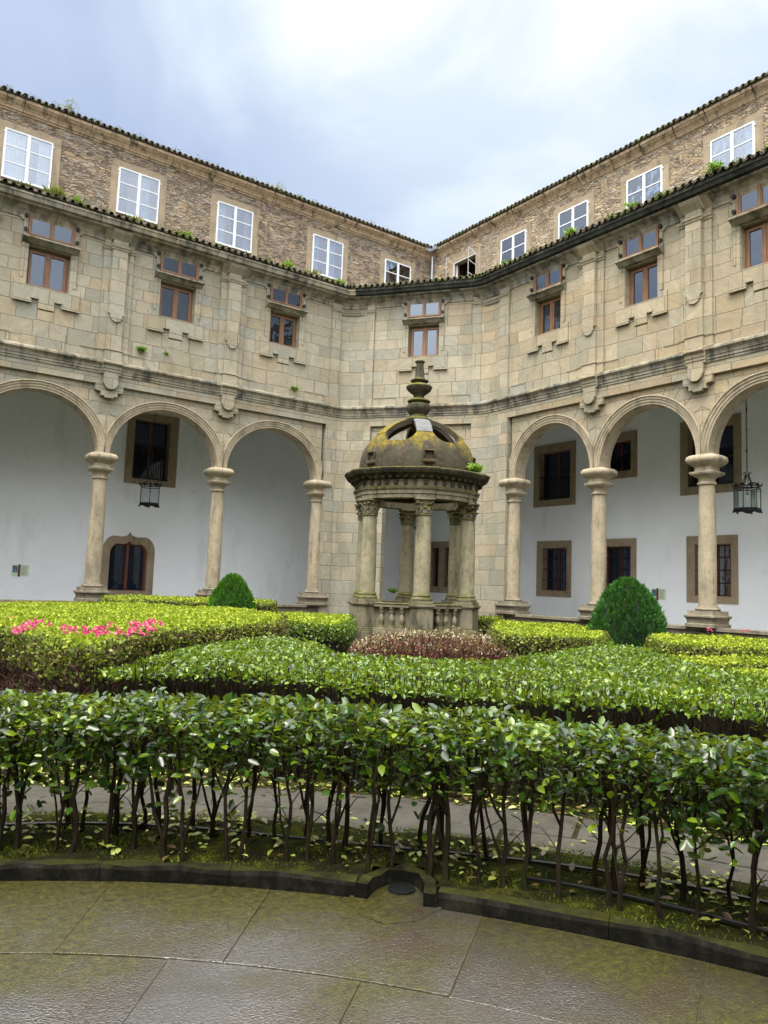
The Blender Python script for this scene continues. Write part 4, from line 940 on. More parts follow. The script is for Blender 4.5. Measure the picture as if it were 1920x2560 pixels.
# ================================================================== LANTERNS, SIGNS
def lantern(x, y, z0, label):
    R_, H = .36, .62
    L = thing('hanging_lantern', label, 'lantern', (x, y, z0), 'iron lanterns hanging in the arcade')
    c = (x, y); mb = MB()
    P = lambda k, r, z: (x+r*math.cos(pi/3*k+.2), y+r*math.sin(pi/3*k+.2), z)
    for k in range(6): mb.tube([P(k, R_, z0), P(k, R_, z0+H)], .014, 6)
    for z, r in ((z0, R_), (z0+.03, R_), (z0+H, R_), (z0+H+.06, R_)):
        for k in range(6): mb.tube([P(k, r, z), P(k+1, r, z)], .016, 5)
    for k in range(6):     # drooping scalloped skirt
        a, b = np.array(P(k, R_+.03, z0)), np.array(P(k+1, R_+.03, z0))
        for j in range(6):
            p, q = a+(b-a)*j/6, a+(b-a)*(j+1)/6; d0, d1 = .05+.03*math.sin(j*pi/3), .05+.03*math.sin((j+1)*pi/3)
            mb.poly([tuple(p), tuple(q), (q[0], q[1], q[2]-d1), (p[0], p[1], p[2]-d0)])
        mb.lathe([(.001, z0-.1), (.03, z0-.085), (.03, z0-.06), (.001, z0-.045)], P(k, R_+.02, 0)[:2], 8)
    mb.build('frame', 'iron', L, recalc=False)
    mb = MB()             # crown of leaves, scrolls to the hook
    for k in range(12):
        a = pi/6*k+.2; r = R_+.01
        b = (x+r*math.cos(a), y+r*math.sin(a)); t_ = (-math.sin(a), math.cos(a))
        for s, h, o in ((0, .14, .05), (-.05, .09, .03), (.05, .09, .03)):
            px, py = b[0]+t_[0]*s, b[1]+t_[1]*s
            mb.loft([[(px-t_[0]*.03, py-t_[1]*.03, z0+H+.05), (px+t_[0]*.03, py+t_[1]*.03, z0+H+.05), (px+t_[0]*.03+.01, py+t_[1]*.03, z0+H+.05)],
                     [(px-t_[0]*.035+o*.5*math.cos(a), py-t_[1]*.035+o*.5*math.sin(a), z0+H+h*.7), (px+t_[0]*.035+o*.5*math.cos(a), py+t_[1]*.035+o*.5*math.sin(a), z0+H+h*.7), (px+.01, py, z0+H+h*.7)],
                     [(px+o*math.cos(a), py+o*math.sin(a), z0+H+h+.02)]*3])
    for k in range(6):
        a = pi/3*k+.2; mb.tube([(x+r_*math.cos(a), y+r_*math.sin(a), z) for r_, z in ((R_, z0+H+.06), (R_*.8, z0+H+.15), (R_*.4, z0+H+.16), (.09, z0+H+.26), (.05, z0+H+.40))], .012, 5)
    for k in range(4):
        a = pi/2*k; mb.tube([(x+r_*math.cos(a), y+r_*math.sin(a), z) for r_, z in ((.02, z0+H+.36), (.10, z0+H+.42), (.13, z0+H+.47), (.09, z0+H+.49), (.02, z0+H+.40))], .009, 5)
    mb.build('crown', 'iron', L, recalc=False)
    for k in range(6):
        mb = MB(); mb.poly([P(k, R_-.005, z0+.02), P(k+1, R_-.005, z0+.02), P(k+1, R_-.005, z0+H), P(k, R_-.005, z0+H)]); mb.build('pane', 'glass_lantern', L, recalc=False)
    mb = MB(); mb.tube([(x, y, z0+H+.1), (x, y, z0+H*.72)], .012, 5); mb.tube([(x, y, z0+H*.76), (x, y, z0+H*.68)], .03, 8); mb.build('bulb_holder', 'iron', L)
    mb = MB(); mb.lathe([(.01, z0+.20), (.04, z0+.22), (.05, z0+.28), (.05, z0+.36), (.035, z0+.43), (.02, z0+.45)], c, 12); mb.build('bulb', 'bulb', L, smooth=True)
    mb = MB(); z = z0+H+.48; k = 0
    while z < 8.62:
        a = pi/2*(k % 2); ca, sa = math.cos(a)*.018, math.sin(a)*.018
        mb.tube([(x-ca, y-sa, z), (x-ca, y-sa, z+.07), (x+ca, y+sa, z+.07), (x+ca, y+sa, z), (x-ca, y-sa, z)], .008, 5); z += .068; k += 1
        if k % 9 == 0: mb.lathe([(.005, z), (.03, z+.03), (.005, z+.06)], c, 8)
    mb.build('chain', 'iron', L, recalc=False)
    adopt(L)
x, y, _ = TL(9.70, 2.5, 0); lantern(x, y, 4.21, 'black iron glazed lantern hanging in front of the upper window behind the left columns')
x, y, _ = TR(12.81, 2.5, 0); lantern(x, y, 4.17, 'largest black iron lantern on a long chain, beside the right-hand column')
lantern(2.55, 2.2, 4.25, 'small far iron lantern seen between the columns of the domed pavilion')
def sign(T, s0, s1, z0, z1, label, flip=False):
    S = thing('information_sign', label, 'sign', T((s0+s1)/2, OFF-.02, z0), 'information panels on the arcade wall')
    m = lambda a, b: (s1-(s1-s0)*a, s1-(s1-s0)*b) if not flip else (s0+(s1-s0)*a, s0+(s1-s0)*b)
    def bx(n, a, b, c, d, o0, o1, mt):
        mb = MB(); p, q = sorted(m(a, b)); mb.box(p, q, OFF-o1, OFF-o0, z0+(z1-z0)*c, z0+(z1-z0)*d, T); return mb.build(n, mt, S)
    bx('panel', 0, 1, 0, 1, .0, .02, 'sign_green'); bx('photo', .05, .34, .30, .90, .02, .024, 'sign_photo'); bx('stripe', .36, .50, -.06, 1.02, .018, .028, 'sign_brown')
    bx('photo', .12, .28, .34, .58, .024, .027, 'sign_blue')
    mb = MB()
    for k in range(13):
        p, q = sorted(m(.55, .55+random.uniform(.28, .38))); z = z1-.05-(z1-z0)*.062*k; mb.box(p, q, OFF-.0235, OFF-.02, z-.006, z+.002, T)
    mb.build('text_lines', 'sign_text', S); adopt(S)
sign(TL, 13.03, 13.59, 1.49, 1.89, 'pale green information panel with photo and brown stripe on the left white wall')
sign(TR, 7.98, 8.56, 1.45, 1.85, 'pale information panel half hidden behind the right round bush', True)

# ================================================================== GROUND
def arc(r, a0, a1, n, c=(-20.5, -25.0)): return [(c[0]+r*math.cos(a0+(a1-a0)*i/n), c[1]+r*math.sin(a0+(a1-a0)*i/n)) for i in range(n+1)]
PCN = np.array([-20.5, -25.0]); KR = 5.80
mb = MB(); mb.poly([(-300, -300, -.09), (300, -300, -.09), (300, 300, -.09), (-300, 300, -.09)]); tag(mb.build('ground', 'soil'), kind='structure')
# garden soil outside the kerb, moss bed, stone path
DR = np.array([-16.03, -21.08]); DA = math.atan2(DR[1]-PCN[1], DR[0]-PCN[0]); RC_ = PCN+(KR-.02)*np.array([math.cos(DA), math.sin(DA)])
def in_recess(x, y, e=0):
    d = np.array([x, y])-RC_; a_ = d@np.array([math.cos(DA), math.sin(DA)]); b_ = d@np.array([-math.sin(DA), math.cos(DA)])
    return (a_/(.36+e))**2+(b_/(.25+e))**2 < 1
def annulus(name, mtl, r0, r1, z, a0=-.6, a1=2.2, n=90, wob=0, m_=4, hole=False):
    mb = MB(); A = np.linspace(a0, a1, n+1)
    r0f = lambda a: r0+(wob*math.sin(a*23)+wob*.5*math.sin(a*57))*.4; r1f = lambda a: r1+wob*math.sin(a*19+1)+wob*.5*math.sin(a*47)
    ids = [[mb.vert((PCN[0]+rr*math.cos(a), PCN[1]+rr*math.sin(a), z+(0 if j == 0 else .010*math.sin(a*31+j)+.006*math.sin(a*77+j*2.1)-(.05 if j == m_ else 0)))) for j, rr in enumerate(np.linspace(r0f(a), r1f(a), m_+1))] for a in A]
    for i in range(n):
        for j in range(m_):
            v_ = [ids[i][j], ids[i][j+1], ids[i+1][j+1], ids[i+1][j]]
            if hole and in_recess(sum(mb.v[q][0] for q in v_)/4, sum(mb.v[q][1] for q in v_)/4, -.02): continue
            mb.face(v_)
    return mb.build(name, mtl, recalc=False, smooth=True)
tag(annulus('moss_bed', 'moss_soil', KR+.05, KR+.98, .060, wob=.02, n=500, m_=14, hole=True), kind='structure')
mb = MB()    # slabs of the curved stone path
for ring, (r0, r1) in enumerate(((KR+.90, KR+1.36), (KR+1.37, KR+1.85))):
    a = -.5+.03*ring
    while a < 2.1:
        da = random.uniform(.09, .16); z = random.uniform(-.004, .004)
        P = [(PCN[0]+r*math.cos(b), PCN[1]+r*math.sin(b)) for r, b in [(r0, a+da*q/3) for q in range(4)]+[(r1, a+da*(3-q)/3) for q in range(4)]]
        A_ = [mb.vert((*p, -.06)) for p in P]; B_ = [mb.vert((*p, .012+z)) for p in P]; mb.face(B_)
        for i in range(8): mb.face([A_[i], A_[(i+1) % 8], B_[(i+1) % 8], B_[i]])
        a += da+.004
tag(mb.build('stone_path', 'path_stone', bevel=.008), kind='structure')
def disc(name, mtl, r0, z, pts):
    mb = MB(); mb.poly([(a, b, z) for a, b in pts]); return tag(mb.build(name, mtl, recalc=False), kind='structure')
tag(annulus('garden_bed', 'soil', KR+.90, KR+9.0, -.004, m_=12), kind='structure')
mb = MB(); 
# paving of the round plaza: rings of slabs
rings = [(KR-.02, KR-.80), (KR-.806, KR-1.75), (KR-1.756, KR-2.7), (KR-2.706, KR-3.6), (KR-3.606, KR-4.6), (KR-4.606, .3)]
for ri, (r1, r0) in enumerate(rings):
    a = -1.0+.07*ri
    while a < 5.2:
        da = random.uniform(.75, 1.15)/max(1.0, r1); z = random.uniform(-.0025, .0025)
        q_ = 5; P = [(PCN[0]+r*math.cos(b), PCN[1]+r*math.sin(b)) for r, b in [(r0, a+da*q/q_) for q in range(q_+1)]+[(r1, a+da*(q_-q)/q_) for q in range(q_+1)]]
        A_ = [mb.vert((*p, -.05)) for p in P]; B_ = [mb.vert((*p, z)) for p in P]; mb.face(B_)
        n_ = len(P)
        for i in range(n_): mb.face([A_[i], A_[(i+1) % n_], B_[(i+1) % n_], B_[i]])
        a += da+.003/r1
tag(mb.build('plaza_paving', 'paving', bevel=.003), kind='structure')
mb = MB(); P = arc(KR-.01, 0, 2*pi, 120); mb.poly([(a, b, -.006) for a, b in P]); tag(mb.build('paving_joint', 'joint_sand', recalc=False), kind='structure')
mb = MB(); P = [tuple(RC_+np.array([math.cos(DA), math.sin(DA)])*q0*.37+np.array([-math.sin(DA), math.cos(DA)])*q1*.24) for q0, q1 in [(math.sin(pi*i/20), math.cos(pi*i/20)) for i in range(21)]+[(-.5, -.6), (-.7, 0), (-.5, .6)]]; mb.poly([(a, b, .0045) for a, b in P]); tag(mb.build('drain_apron', 'paving', recalc=False), kind='structure')
# kerb
def kerb_piece(mb, pts, w_=.075, h=.074, z0=-.05):
    I = offset_path(pts, 0); O = offset_path(pts, w_)
    prof = [(I, z0), (I, h-.02), (None, h), (O, h), (O, z0)]
    rows = []
    for arr, z in prof:
        if arr is None: arr = [i*.85+o*.15 for i, o in zip(I, O)]
        rows.append([mb.vert((q[0], q[1], z+(.008*math.sin(q[0]*40+q[1]*31) if z > 0 else 0))) for q in arr])
    for j in range(4):
        for i in range(len(pts)-1): mb.face([rows[j][i], rows[j][i+1], rows[j+1][i+1], rows[j+1][i]])
    for e in (0, -1): mb.face([rows[j][e] for j in range(5)])
gapw = .215/KR; mb = MB()
def kp(a0, a1, dr=0):
    n = max(2, int(abs(a1-a0)/.02)); return [(PCN[0]+(KR+dr)*math.cos(a0+(a1-a0)*i/n), PCN[1]+(KR+dr)*math.sin(a0+(a1-a0)*i/n)) for i in range(n+1)]
a = DA+gapw
while a < 3.2: b = a+random.uniform(.10, .17); kerb_piece(mb, kp(b-.0005, a)); a = b
a = DA-gapw
while a > -1.3: b = a-random.uniform(.12, .2); kerb_piece(mb, kp(a, b+.0005)); a = b
er = np.array([math.cos(DA), math.sin(DA)]); et = np.array([-er[1], er[0]])
cc = PCN+er*(KR-.02); P = [tuple(cc+er*.33*math.sin(t_)+et*.215*math.cos(t_)) for t_ in np.linspace(0, pi, 12)]
kerb_piece(mb, P[::-1], .07, .076)
tag(mb.build('kerb', 'kerb_stone'), kind='structure')
D_ = thing('drain_grate', 'round black iron drain grate set in the wet paving at the kerb recess', 'drain', (*DR, 0))
mb = MB(); n = 24; ro, ri_ = .072, .060
for r0, r1 in ((ri_, ro),):
    R1 = [[mb.vert((DR[0]+r*math.cos(2*pi*i/n), DR[1]+r*math.sin(2*pi*i/n), z)) for i in range(n)] for r, z in ((r0, .004), (r0, .016), (r1, .016), (r1, .004))]
    for j in range(3):
        for i in range(n): mb.face([R1[j][i], R1[j][(i+1) % n], R1[j+1][(i+1) % n], R1[j+1][i]])
mb.build('rim', 'iron', D_)
mb = MB()
for k in range(-3, 4): x = k*.017; h_ = math.sqrt(max(0, ri_**2-x*x)); mb.box(DR[0]+x-.006, DR[0]+x+.006, DR[1]-h_, DR[1]+h_, .006, .014)
mb.box(DR[0]-ri_, DR[0]+ri_, DR[1]-.006, DR[1]+.006, .005, .015); mb.build('bars', 'iron', D_)
mb = MB(); P = [(DR[0]+ri_*math.cos(2*pi*i/n), DR[1]+ri_*math.sin(2*pi*i/n), .0042) for i in range(n)]; mb.poly(P); mb.build('pit', 'interior', D_, recalc=False); adopt(D_)
for lab, dr, a0, a1 in (('black irrigation hose on the moss close to the kerb, right of the drain', .30, -.2, .62), ('black irrigation hose running behind the front hedge stems', .62, -.3, 1.8)):
    mb = MB(); mb.tube([(PCN[0]+(KR+dr+.04*math.sin(a*9+dr*7))*math.cos(a), PCN[1]+(KR+dr+.04*math.sin(a*9+dr*7))*math.sin(a), .076+.010*math.sin(a*14)) for a in np.linspace(a0, a1, 70)], .011, 6)
    tag(mb.build('irrigation_hose', 'hose', smooth=True), lab, 'hose', 'irrigation hoses')

# ================================================================== FOLIAGE
T8 = (np.array([(0, 0, 0), (.28, -.40, .07), (.68, -.36, .06), (1, 0, -.06), (.68, .36, .06), (.28, .40, .07), (.28, 0, -.03), (.68, 0, -.02)]), [(0, 1, 6), (0, 6, 5), (1, 2, 7, 6), (6, 7, 4, 5), (2, 3, 7), (7, 3, 4)])
T4 = (np.array([(0, 0, 0), (.45, -.5, .12), (1, 0, 0), (.45, .5, .12)]), [(0, 1, 2), (0, 2, 3)])
T3 = (np.array([(0, -.5, 0), (0, .5, 0), (1, 0, 0)]), [(0, 1, 2)])
def leaves(name, P, D, N, S, W, tpl, mtl, parent=None, mats=None, mi=None):
    P = np.asarray(P, float); n = len(P); D = D/np.linalg.norm(D, axis=1, keepdims=True)
    X = np.cross(N, D); X /= (np.linalg.norm(X, axis=1, keepdims=True)+1e-9); Z = np.cross(D, X)
    tv, tf = tpl; k = len(tv)
    V = P[:, None]+S[:, None, None]*(tv[None, :, 0:1]*D[:, None]+tv[None, :, 1:2]*W*X[:, None]+tv[None, :, 2:3]*Z[:, None])
    V = V.reshape(-1, 3).astype(np.float32)
    lv = np.concatenate([np.array(f) for f in tf]); ll = np.array([len(f) for f in tf]); L1 = len(lv)
    li = (lv[None]+(np.arange(n)*k)[:, None]).ravel().astype(np.int32)
    ls = np.concatenate([[0], np.cumsum(ll)[:-1]]); st = (ls[None]+(np.arange(n)*L1)[:, None]).ravel().astype(np.int32)
    me = bpy.data.meshes.new(name); me.vertices.add(len(V)); me.loops.add(len(li)); me.polygons.add(len(st))
    me.vertices.foreach_set('co', V.ravel()); me.loops.foreach_set('vertex_index', li); me.polygons.foreach_set('loop_start', st)
    try: me.polygons.foreach_set('loop_total', np.tile(ll, n).astype(np.int32))
    except Exception: pass
    for m_ in (mats or [mtl]): me.materials.append(MATS[m_])
    if mi is not None: me.polygons.foreach_set('material_index', np.repeat(mi, len(tf)).astype(np.int32))
    me.polygons.foreach_set('use_smooth', np.ones(len(st), bool))
    me.update(calc_edges=True)
    o = bpy.data.objects.new(name, me); COL.objects.link(o)
    if parent is not None: o.parent = parent
    return o
def rdir(n): v = rng.normal(size=(n, 3)); return v/np.linalg.norm(v, axis=1, keepdims=True)
def inside(P, poly):
    x, y = P[:, 0], P[:, 1]; r = np.zeros(len(P), bool); q = np.array(poly); j = len(q)-1
    for i in range(len(q)):
        c = ((q[i, 1] > y) != (q[j, 1] > y)) & (x < (q[j, 0]-q[i, 0])*(y-q[i, 1])/(q[j, 1]-q[i, 1]+1e-12)+q[i, 0]); r ^= c; j = i
    return r
def edist(P, poly):
    d = np.full(len(P), 1e9); q = np.array(poly)
    for i in range(len(q)):
        a, b = q[i], q[(i+1) % len(q)]; t_ = np.clip(((P-a)@(b-a))/((b-a)@(b-a)), 0, 1); d = np.minimum(d, np.linalg.norm(P-(a+t_[:, None]*(b-a)), axis=1))
    return d
def smooth_poly(poly, it=2):
    p = [np.array(q, float) for q in poly]
    for _ in range(it):
        o = []
        for i in range(len(p)): a, b = p[i], p[(i+1) % len(p)]; o += [a*.75+b*.25, a*.25+b*.75]
        p = o
    return [tuple(q) for q in p]
def wave(x, y, s=1.0): return .5*np.sin(x*2.1*s+1.3*np.sin(y*1.3*s))+.5*np.sin(y*2.7*s+x*1.1*s+2)
def polyarea(p): q = np.array(p); x, y = q[:, 0], q[:, 1]; return abs(np.dot(x, np.roll(y, 1))-np.dot(y, np.roll(x, 1)))/2
def hedge(name, label, cat, poly, h, mtl_top, mtl_side, size, dens, side_dens, zlow, tpl=T4, W=.9, core_in=.07, twig=0, core_z=0, edge_r=.12, group='clipped hedges of the garden', bump=.03, seed=0, core=True, layer=.06, near=None):
    poly = smooth_poly(poly); H = thing(name, label, cat, (*np.mean(poly, axis=0), 0), group)
    A = polyarea(poly); n = int(A*dens); q = np.array(poly); lo, hi = q.min(0), q.max(0)
    P = rng.uniform(lo, hi, (int(n*np.prod(hi-lo)/A*1.05), 2)); P = P[inside(P, poly)]; d = edist(P, poly)
    top = h+bump*wave(P[:, 0]*1.5, P[:, 1]*1.5)+bump*.6*wave(P[:, 0]*5, P[:, 1]*5)-edge_r*np.clip(1-d/edge_r, 0, 1)**2
    z = top-rng.uniform(0, 1, len(P))**1.5*layer
    P3 = np.c_[P, z]; D = rdir(len(P3))*np.array([1, 1, .55])+np.array([0, 0, .45]); N = rdir(len(P3))*.75+np.array([0, 0, 1.0])
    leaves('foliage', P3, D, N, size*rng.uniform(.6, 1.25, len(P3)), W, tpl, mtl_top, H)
    # sides
    per = []; L = 0
    for i in range(len(q)): a, b = q[i], q[(i+1) % len(q)]; l = np.linalg.norm(b-a); per.append((L, a, b, l)); L += l
    n = int(L*(h-zlow)*side_dens); u = rng.uniform(0, L, n); P3 = np.zeros((n, 3)); Nn = np.zeros((n, 3))
    cen = q.mean(0); sgn = 1 if sum(q[i][0]*q[(i+1) % len(q)][1]-q[(i+1) % len(q)][0]*q[i][1] for i in range(len(q))) > 0 else -1
    for L0, a, b, l in per:
        m_ = (u >= L0) & (u < L0+l)
        if not m_.any(): continue
        dd = (b-a)/l; nn = np.array([dd[1], -dd[0]])*sgn; t_ = (u[m_]-L0); P3[m_, :2] = a+dd*t_[:, None]; Nn[m_, :2] = nn
    f_ = rng.uniform(0, 1, n); z = zlow+(h-zlow)*f_
    zz = np.where(f_ > .0, z, z); P3[:, 2] = zz+bump*wave(P3[:, 0]*1.5, P3[:, 1]*1.5)*f_
    clump = wave(u*3.1, z*6)*.5+rng.normal(size=n)*.5
    keep = (f_ > .62) | (clump > (.82-f_)*2.3)
    P3, Nn, f2 = P3[keep], Nn[keep], f_[keep]; P3[:, :2] += Nn[:, :2]*(rng.uniform(-.05, .05, len(P3))-.06*np.clip((f2-.8)*5, 0, 1))[:, None]
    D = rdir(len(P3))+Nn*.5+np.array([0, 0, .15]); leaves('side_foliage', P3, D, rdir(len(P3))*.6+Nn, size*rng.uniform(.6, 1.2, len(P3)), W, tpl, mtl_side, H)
    if twig:      # bare twigs showing on the lower faces
        n = int(L*(h-zlow)*twig); u = rng.uniform(0, L, n); P3 = np.zeros((n, 3)); Nn = np.zeros((n, 3))
        for L0, a, b, l in per:
            m_ = (u >= L0) & (u < L0+l)
            if m_.any(): dd = (b-a)/l; nn = np.array([dd[1], -dd[0]])*sgn; P3[m_, :2] = a+dd*(u[m_]-L0)[:, None]; Nn[m_, :2] = nn
        P3[:, 2] = rng.uniform(max(0, zlow-.1), h-.1, n); P3[:, :2] -= Nn[:, :2]*rng.uniform(0, .07, n)[:, None]
        D = rdir(n)*.7+Nn*.25+np.array([0, 0, .8]); leaves('twigs', P3, D, rdir(n), rng.uniform(.05, .13, n), .09, T4, 'twig', H)
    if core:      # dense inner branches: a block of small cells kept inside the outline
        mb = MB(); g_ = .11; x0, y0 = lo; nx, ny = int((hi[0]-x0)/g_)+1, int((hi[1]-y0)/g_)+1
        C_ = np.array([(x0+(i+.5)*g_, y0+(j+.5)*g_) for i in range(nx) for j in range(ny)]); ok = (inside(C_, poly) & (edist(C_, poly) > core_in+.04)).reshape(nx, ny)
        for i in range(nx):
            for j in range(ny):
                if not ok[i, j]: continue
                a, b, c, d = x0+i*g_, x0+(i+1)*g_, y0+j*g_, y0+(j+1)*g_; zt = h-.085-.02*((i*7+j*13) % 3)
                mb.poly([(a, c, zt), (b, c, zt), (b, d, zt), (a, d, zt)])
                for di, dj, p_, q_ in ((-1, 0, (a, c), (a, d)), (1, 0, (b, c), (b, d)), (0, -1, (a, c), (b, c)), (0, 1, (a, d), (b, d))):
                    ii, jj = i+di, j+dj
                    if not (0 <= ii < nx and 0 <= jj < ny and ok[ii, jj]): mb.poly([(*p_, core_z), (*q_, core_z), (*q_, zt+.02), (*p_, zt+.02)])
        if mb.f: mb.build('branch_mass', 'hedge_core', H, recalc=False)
    adopt(H); return H
def W2(x, y, z):      # ground-plan point that lies under display pixel (x,y) of the photo at height z, found once when laying out the garden
    X, Y = x*1.15732, y*1.15732; r = fwd+(X-960)/1891.8*r2-(Y-1280)/1891.8*u2; t_ = (z-CAM[2])/r[2]; return (CAM[0]+t_*r[0], CAM[1]+t_*r[1])
def gr_d(x, dist):      # plan point at a given forward distance under display column x
    X = x*1.15732; Y = 1436+(X-960)*.0355; r = fwd+(X-960)/1891.8*r2-(Y-1280)/1891.8*u2; return (CAM[0]+dist*r[0], CAM[1]+dist*r[1])
# big azalea bed on the left
hedge('azalea_hedge', 'broad yellow-green azalea hedge with pink blossom along its front edge, at the left', 'hedge',
      [W2(-120, 1350, .98), W2(0, 1352, .98), W2(70, 1372, .98), W2(150, 1398, .98), W2(215, 1392, .98), W2(300, 1364, .98), W2(450, 1352, .98), W2(600, 1345, .98), W2(625, 1333, .98), W2(600, 1322, .98), W2(420, 1309, .98), W2(230, 1302, .98), W2(0, 1301, .98), W2(-150, 1301, .98)],
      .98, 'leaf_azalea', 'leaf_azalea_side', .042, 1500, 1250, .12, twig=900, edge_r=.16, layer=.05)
# low hedge far behind, left
hedge('low_hedge', 'thin low hedge strip at the foot of the left columns behind the big azalea', 'hedge',
      [gr_d(225, 18.0), gr_d(460, 19.5), gr_d(600, 20.3), gr_d(600, 23.0), gr_d(455, 23.0), gr_d(225, 21.5)], 1.06, 'leaf_azalea', 'leaf_azalea_side', .05, 500, 700, .2, twig=120)
hedge('privet_hedge', 'boxy green hedge with tall leafy face at the left foot of the pavilion', 'hedge',
      [gr_d(598, 14.6), gr_d(690, 14.3), gr_d(752, 14.6), gr_d(768, 16.2), gr_d(768, 19.4), gr_d(600, 18.8)], .86, 'leaf_azalea', 'leaf_privet', .05, 900, 1900, .05)
hedge('azalea_hedge', 'bright yellow-green azalea hedge between the pavilion and the right conifer', 'hedge',
      [gr_d(1062, 13.9), gr_d(1110, 13.4), gr_d(1270, 12.9), gr_d(1330, 13.2), gr_d(1290, 18.0), gr_d(1110, 19.2), gr_d(1060, 18.4)], .84, 'leaf_azalea', 'leaf_azalea_side', .045, 900, 1900, .05, twig=350)
hedge('low_hedge', 'short pale green hedge against the right foot of the pavilion', 'hedge',
      [gr_d(1028, 19.3), gr_d(1075, 18.8), gr_d(1100, 20.5), gr_d(1030, 21.0)], .86, 'leaf_azalea', 'leaf_azalea_side', .05, 700, 1200, .1)
hedge('azalea_hedge', 'long azalea hedge with a few pink flowers behind the right conifer below the white wall', 'hedge',
      [gr_d(1400, 12.0), gr_d(1540, 11.6), gr_d(1700, 11.3), gr_d(1850, 11.2), gr_d(1850, 13.6), gr_d(1660, 13.9), gr_d(1540, 14.7), gr_d(1400, 15.6)], .86, 'leaf_azalea', 'leaf_azalea_side', .045, 900, 1900, .1, twig=250)
hedge('low_hedge', 'narrow yellow-green hedge strip right of the conifer', 'hedge',
      [gr_d(1330, 10.6), gr_d(1420, 10.0), gr_d(1500, 9.7), gr_d(1600, 10.1), gr_d(1760, 10.3), gr_d(1760, 10.9), gr_d(1500, 10.9), gr_d(1350, 11.1)], .76, 'leaf_azalea', 'leaf_azalea_side', .042, 1300, 1900, .1, twig=200)
hedge('azalea_hedge', 'low azalea hedge with brown twiggy face at the right picture edge', 'hedge',
      [gr_d(1515, 8.9), gr_d(1590, 8.4), gr_d(1750, 8.2), gr_d(1750, 9.9), gr_d(1640, 9.7), gr_d(1530, 9.5)], .70, 'leaf_azalea', 'leaf_azalea_side', .04, 1500, 2000, .1, twig=600)
# second camellia hedge: a curving band on bare stems
H2 = [W2(205, 1464, .76), W2(260, 1485, .68), W2(420, 1490, .68), W2(560, 1496, .68), W2(800, 1520, .68), W2(1000, 1530, .68), W2(1200, 1545, .68), W2(1400, 1562, .68), W2(1700, 1592, .68), W2(1900, 1612, .68),
      W2(1900, 1500, .84), W2(1659, 1472, .84), W2(1500, 1432, .84), W2(1350, 1393, .84), W2(1290, 1390, .84), W2(1235, 1402, .84), W2(1100, 1426, .84), W2(950, 1426, .84), W2(800, 1422, .84), W2(720, 1403, .84), W2(650, 1381, .84), W2(560, 1374, .84), W2(420, 1394, .84), W2(300, 1424, .84), W2(235, 1443, .84)]
H2o = hedge('camellia_hedge', 'wide curving glossy green camellia hedge in the middle of the garden, second from the viewer', 'hedge', H2, .84, 'leaf_camellia_far', 'leaf_camellia_far', .049, 1300, 2300, .64, tpl=T8, W=.62, core=True, core_in=.42, core_z=.40, layer=.09, edge_r=.08)
rs = random.Random(9); q = np.array(H2[:10]); L_ = np.linalg.norm(np.diff(q, axis=0), axis=1); tot = L_.sum(); cnt = 0
mbs = MB()
for k in range(420):
    u = rs.uniform(0, tot); i = 0
    while u > L_[i]: u -= L_[i]; i += 1
    p = q[i]+(q[i+1]-q[i])*u/L_[i]; d = (q[i+1]-q[i])/L_[i]; nn = np.array([-d[1], d[0]]); 
    if nn@(np.array([fwd[0], fwd[1]])) < 0: nn = -nn
    p = p+nn*rs.uniform(.03, .42); st = None
    mb = MB(); lean = np.array([rs.uniform(-1, 1), rs.uniform(-1, 1)])*.09; P = [(p[0]+lean[0]*f_+rs.uniform(-.012, .012), p[1]+lean[1]*f_+rs.uniform(-.012, .012), .70*f_) for f_ in np.linspace(0, 1, 6)]
    r_ = rs.uniform(.009, .015); mb.tube(P, [r_*(1-.08*j) for j in range(6)], 5)
    for _ in range(3): b = np.array(P[rs.randint(1, 3)]); an = rs.uniform(0, 2*pi); mb.tube([b, b+np.array([math.cos(an)*.07, math.sin(an)*.07, .2]), b+np.array([math.cos(an)*.13, math.sin(an)*.13, .45])], [.007, .006, .004], 4)
    if k < 99: mb.build('stem', 'bark', H2o, recalc=False).matrix_parent_inverse = Matrix.Translation(-Vector(H2o.location))
    else:
        o_ = len(mbs.v); mbs.v += mb.v; mbs.f += [tuple(i_+o_ for i_ in f_) for f_ in mb.f]; mbs.uv += mb.uv; mbs.mi += mb.mi
o = mbs.build('stems', 'bark', H2o, recalc=False); o.matrix_parent_inverse = Matrix.Translation(-Vector(H2o.location)); o['kind'] = 'stuff'
# pink blossom of the azalea
def blossom(pts, z, n, parent=None, size=.040, sp=.085):
    for (x, y) in pts:
        p = np.array([*W2(x, y, z), z+.02]); m_ = n; Q = p+rdir(m_)*np.array([sp, sp, sp*.5])
        Q = np.repeat(Q, 5, axis=0); k = len(Q); D = rdir(k)+np.array([-.2, -.3, .5]); 
        o = leaves('blossom', Q, D, rdir(k)*.5+np.array([-.4, -.5, .7]), rng.uniform(.7, 1.1, k)*size, .8, T4, 'blossom', parent)
        o.matrix_parent_inverse = Matrix.Translation(-Vector(parent.location))
AZ = [o for o in COL.objects if o.name.startswith('azalea_hedge')]
blossom([(55, 1358), (42, 1364), (65, 1351)], 1.0, 9, AZ[0]); blossom([(101, 1352)], 1.0, 4, AZ[0]); blossom([(165, 1368), (148, 1366)], 1.0, 7, AZ[0]); blossom([(205, 1368), (224, 1366), (196, 1372)], 1.0, 11, AZ[0]); blossom([(268, 1372), (276, 1368)], .97, 10, AZ[0]); blossom([(242, 1360)], 1.0, 5, AZ[0])
blossom([(300, 1358), (310, 1352), (322, 1358), (330, 1353), (292, 1356), (312, 1364)], 1.0, 11, AZ[0], sp=.10); blossom([(14, 1338)], 1.0, 4, AZ[0])
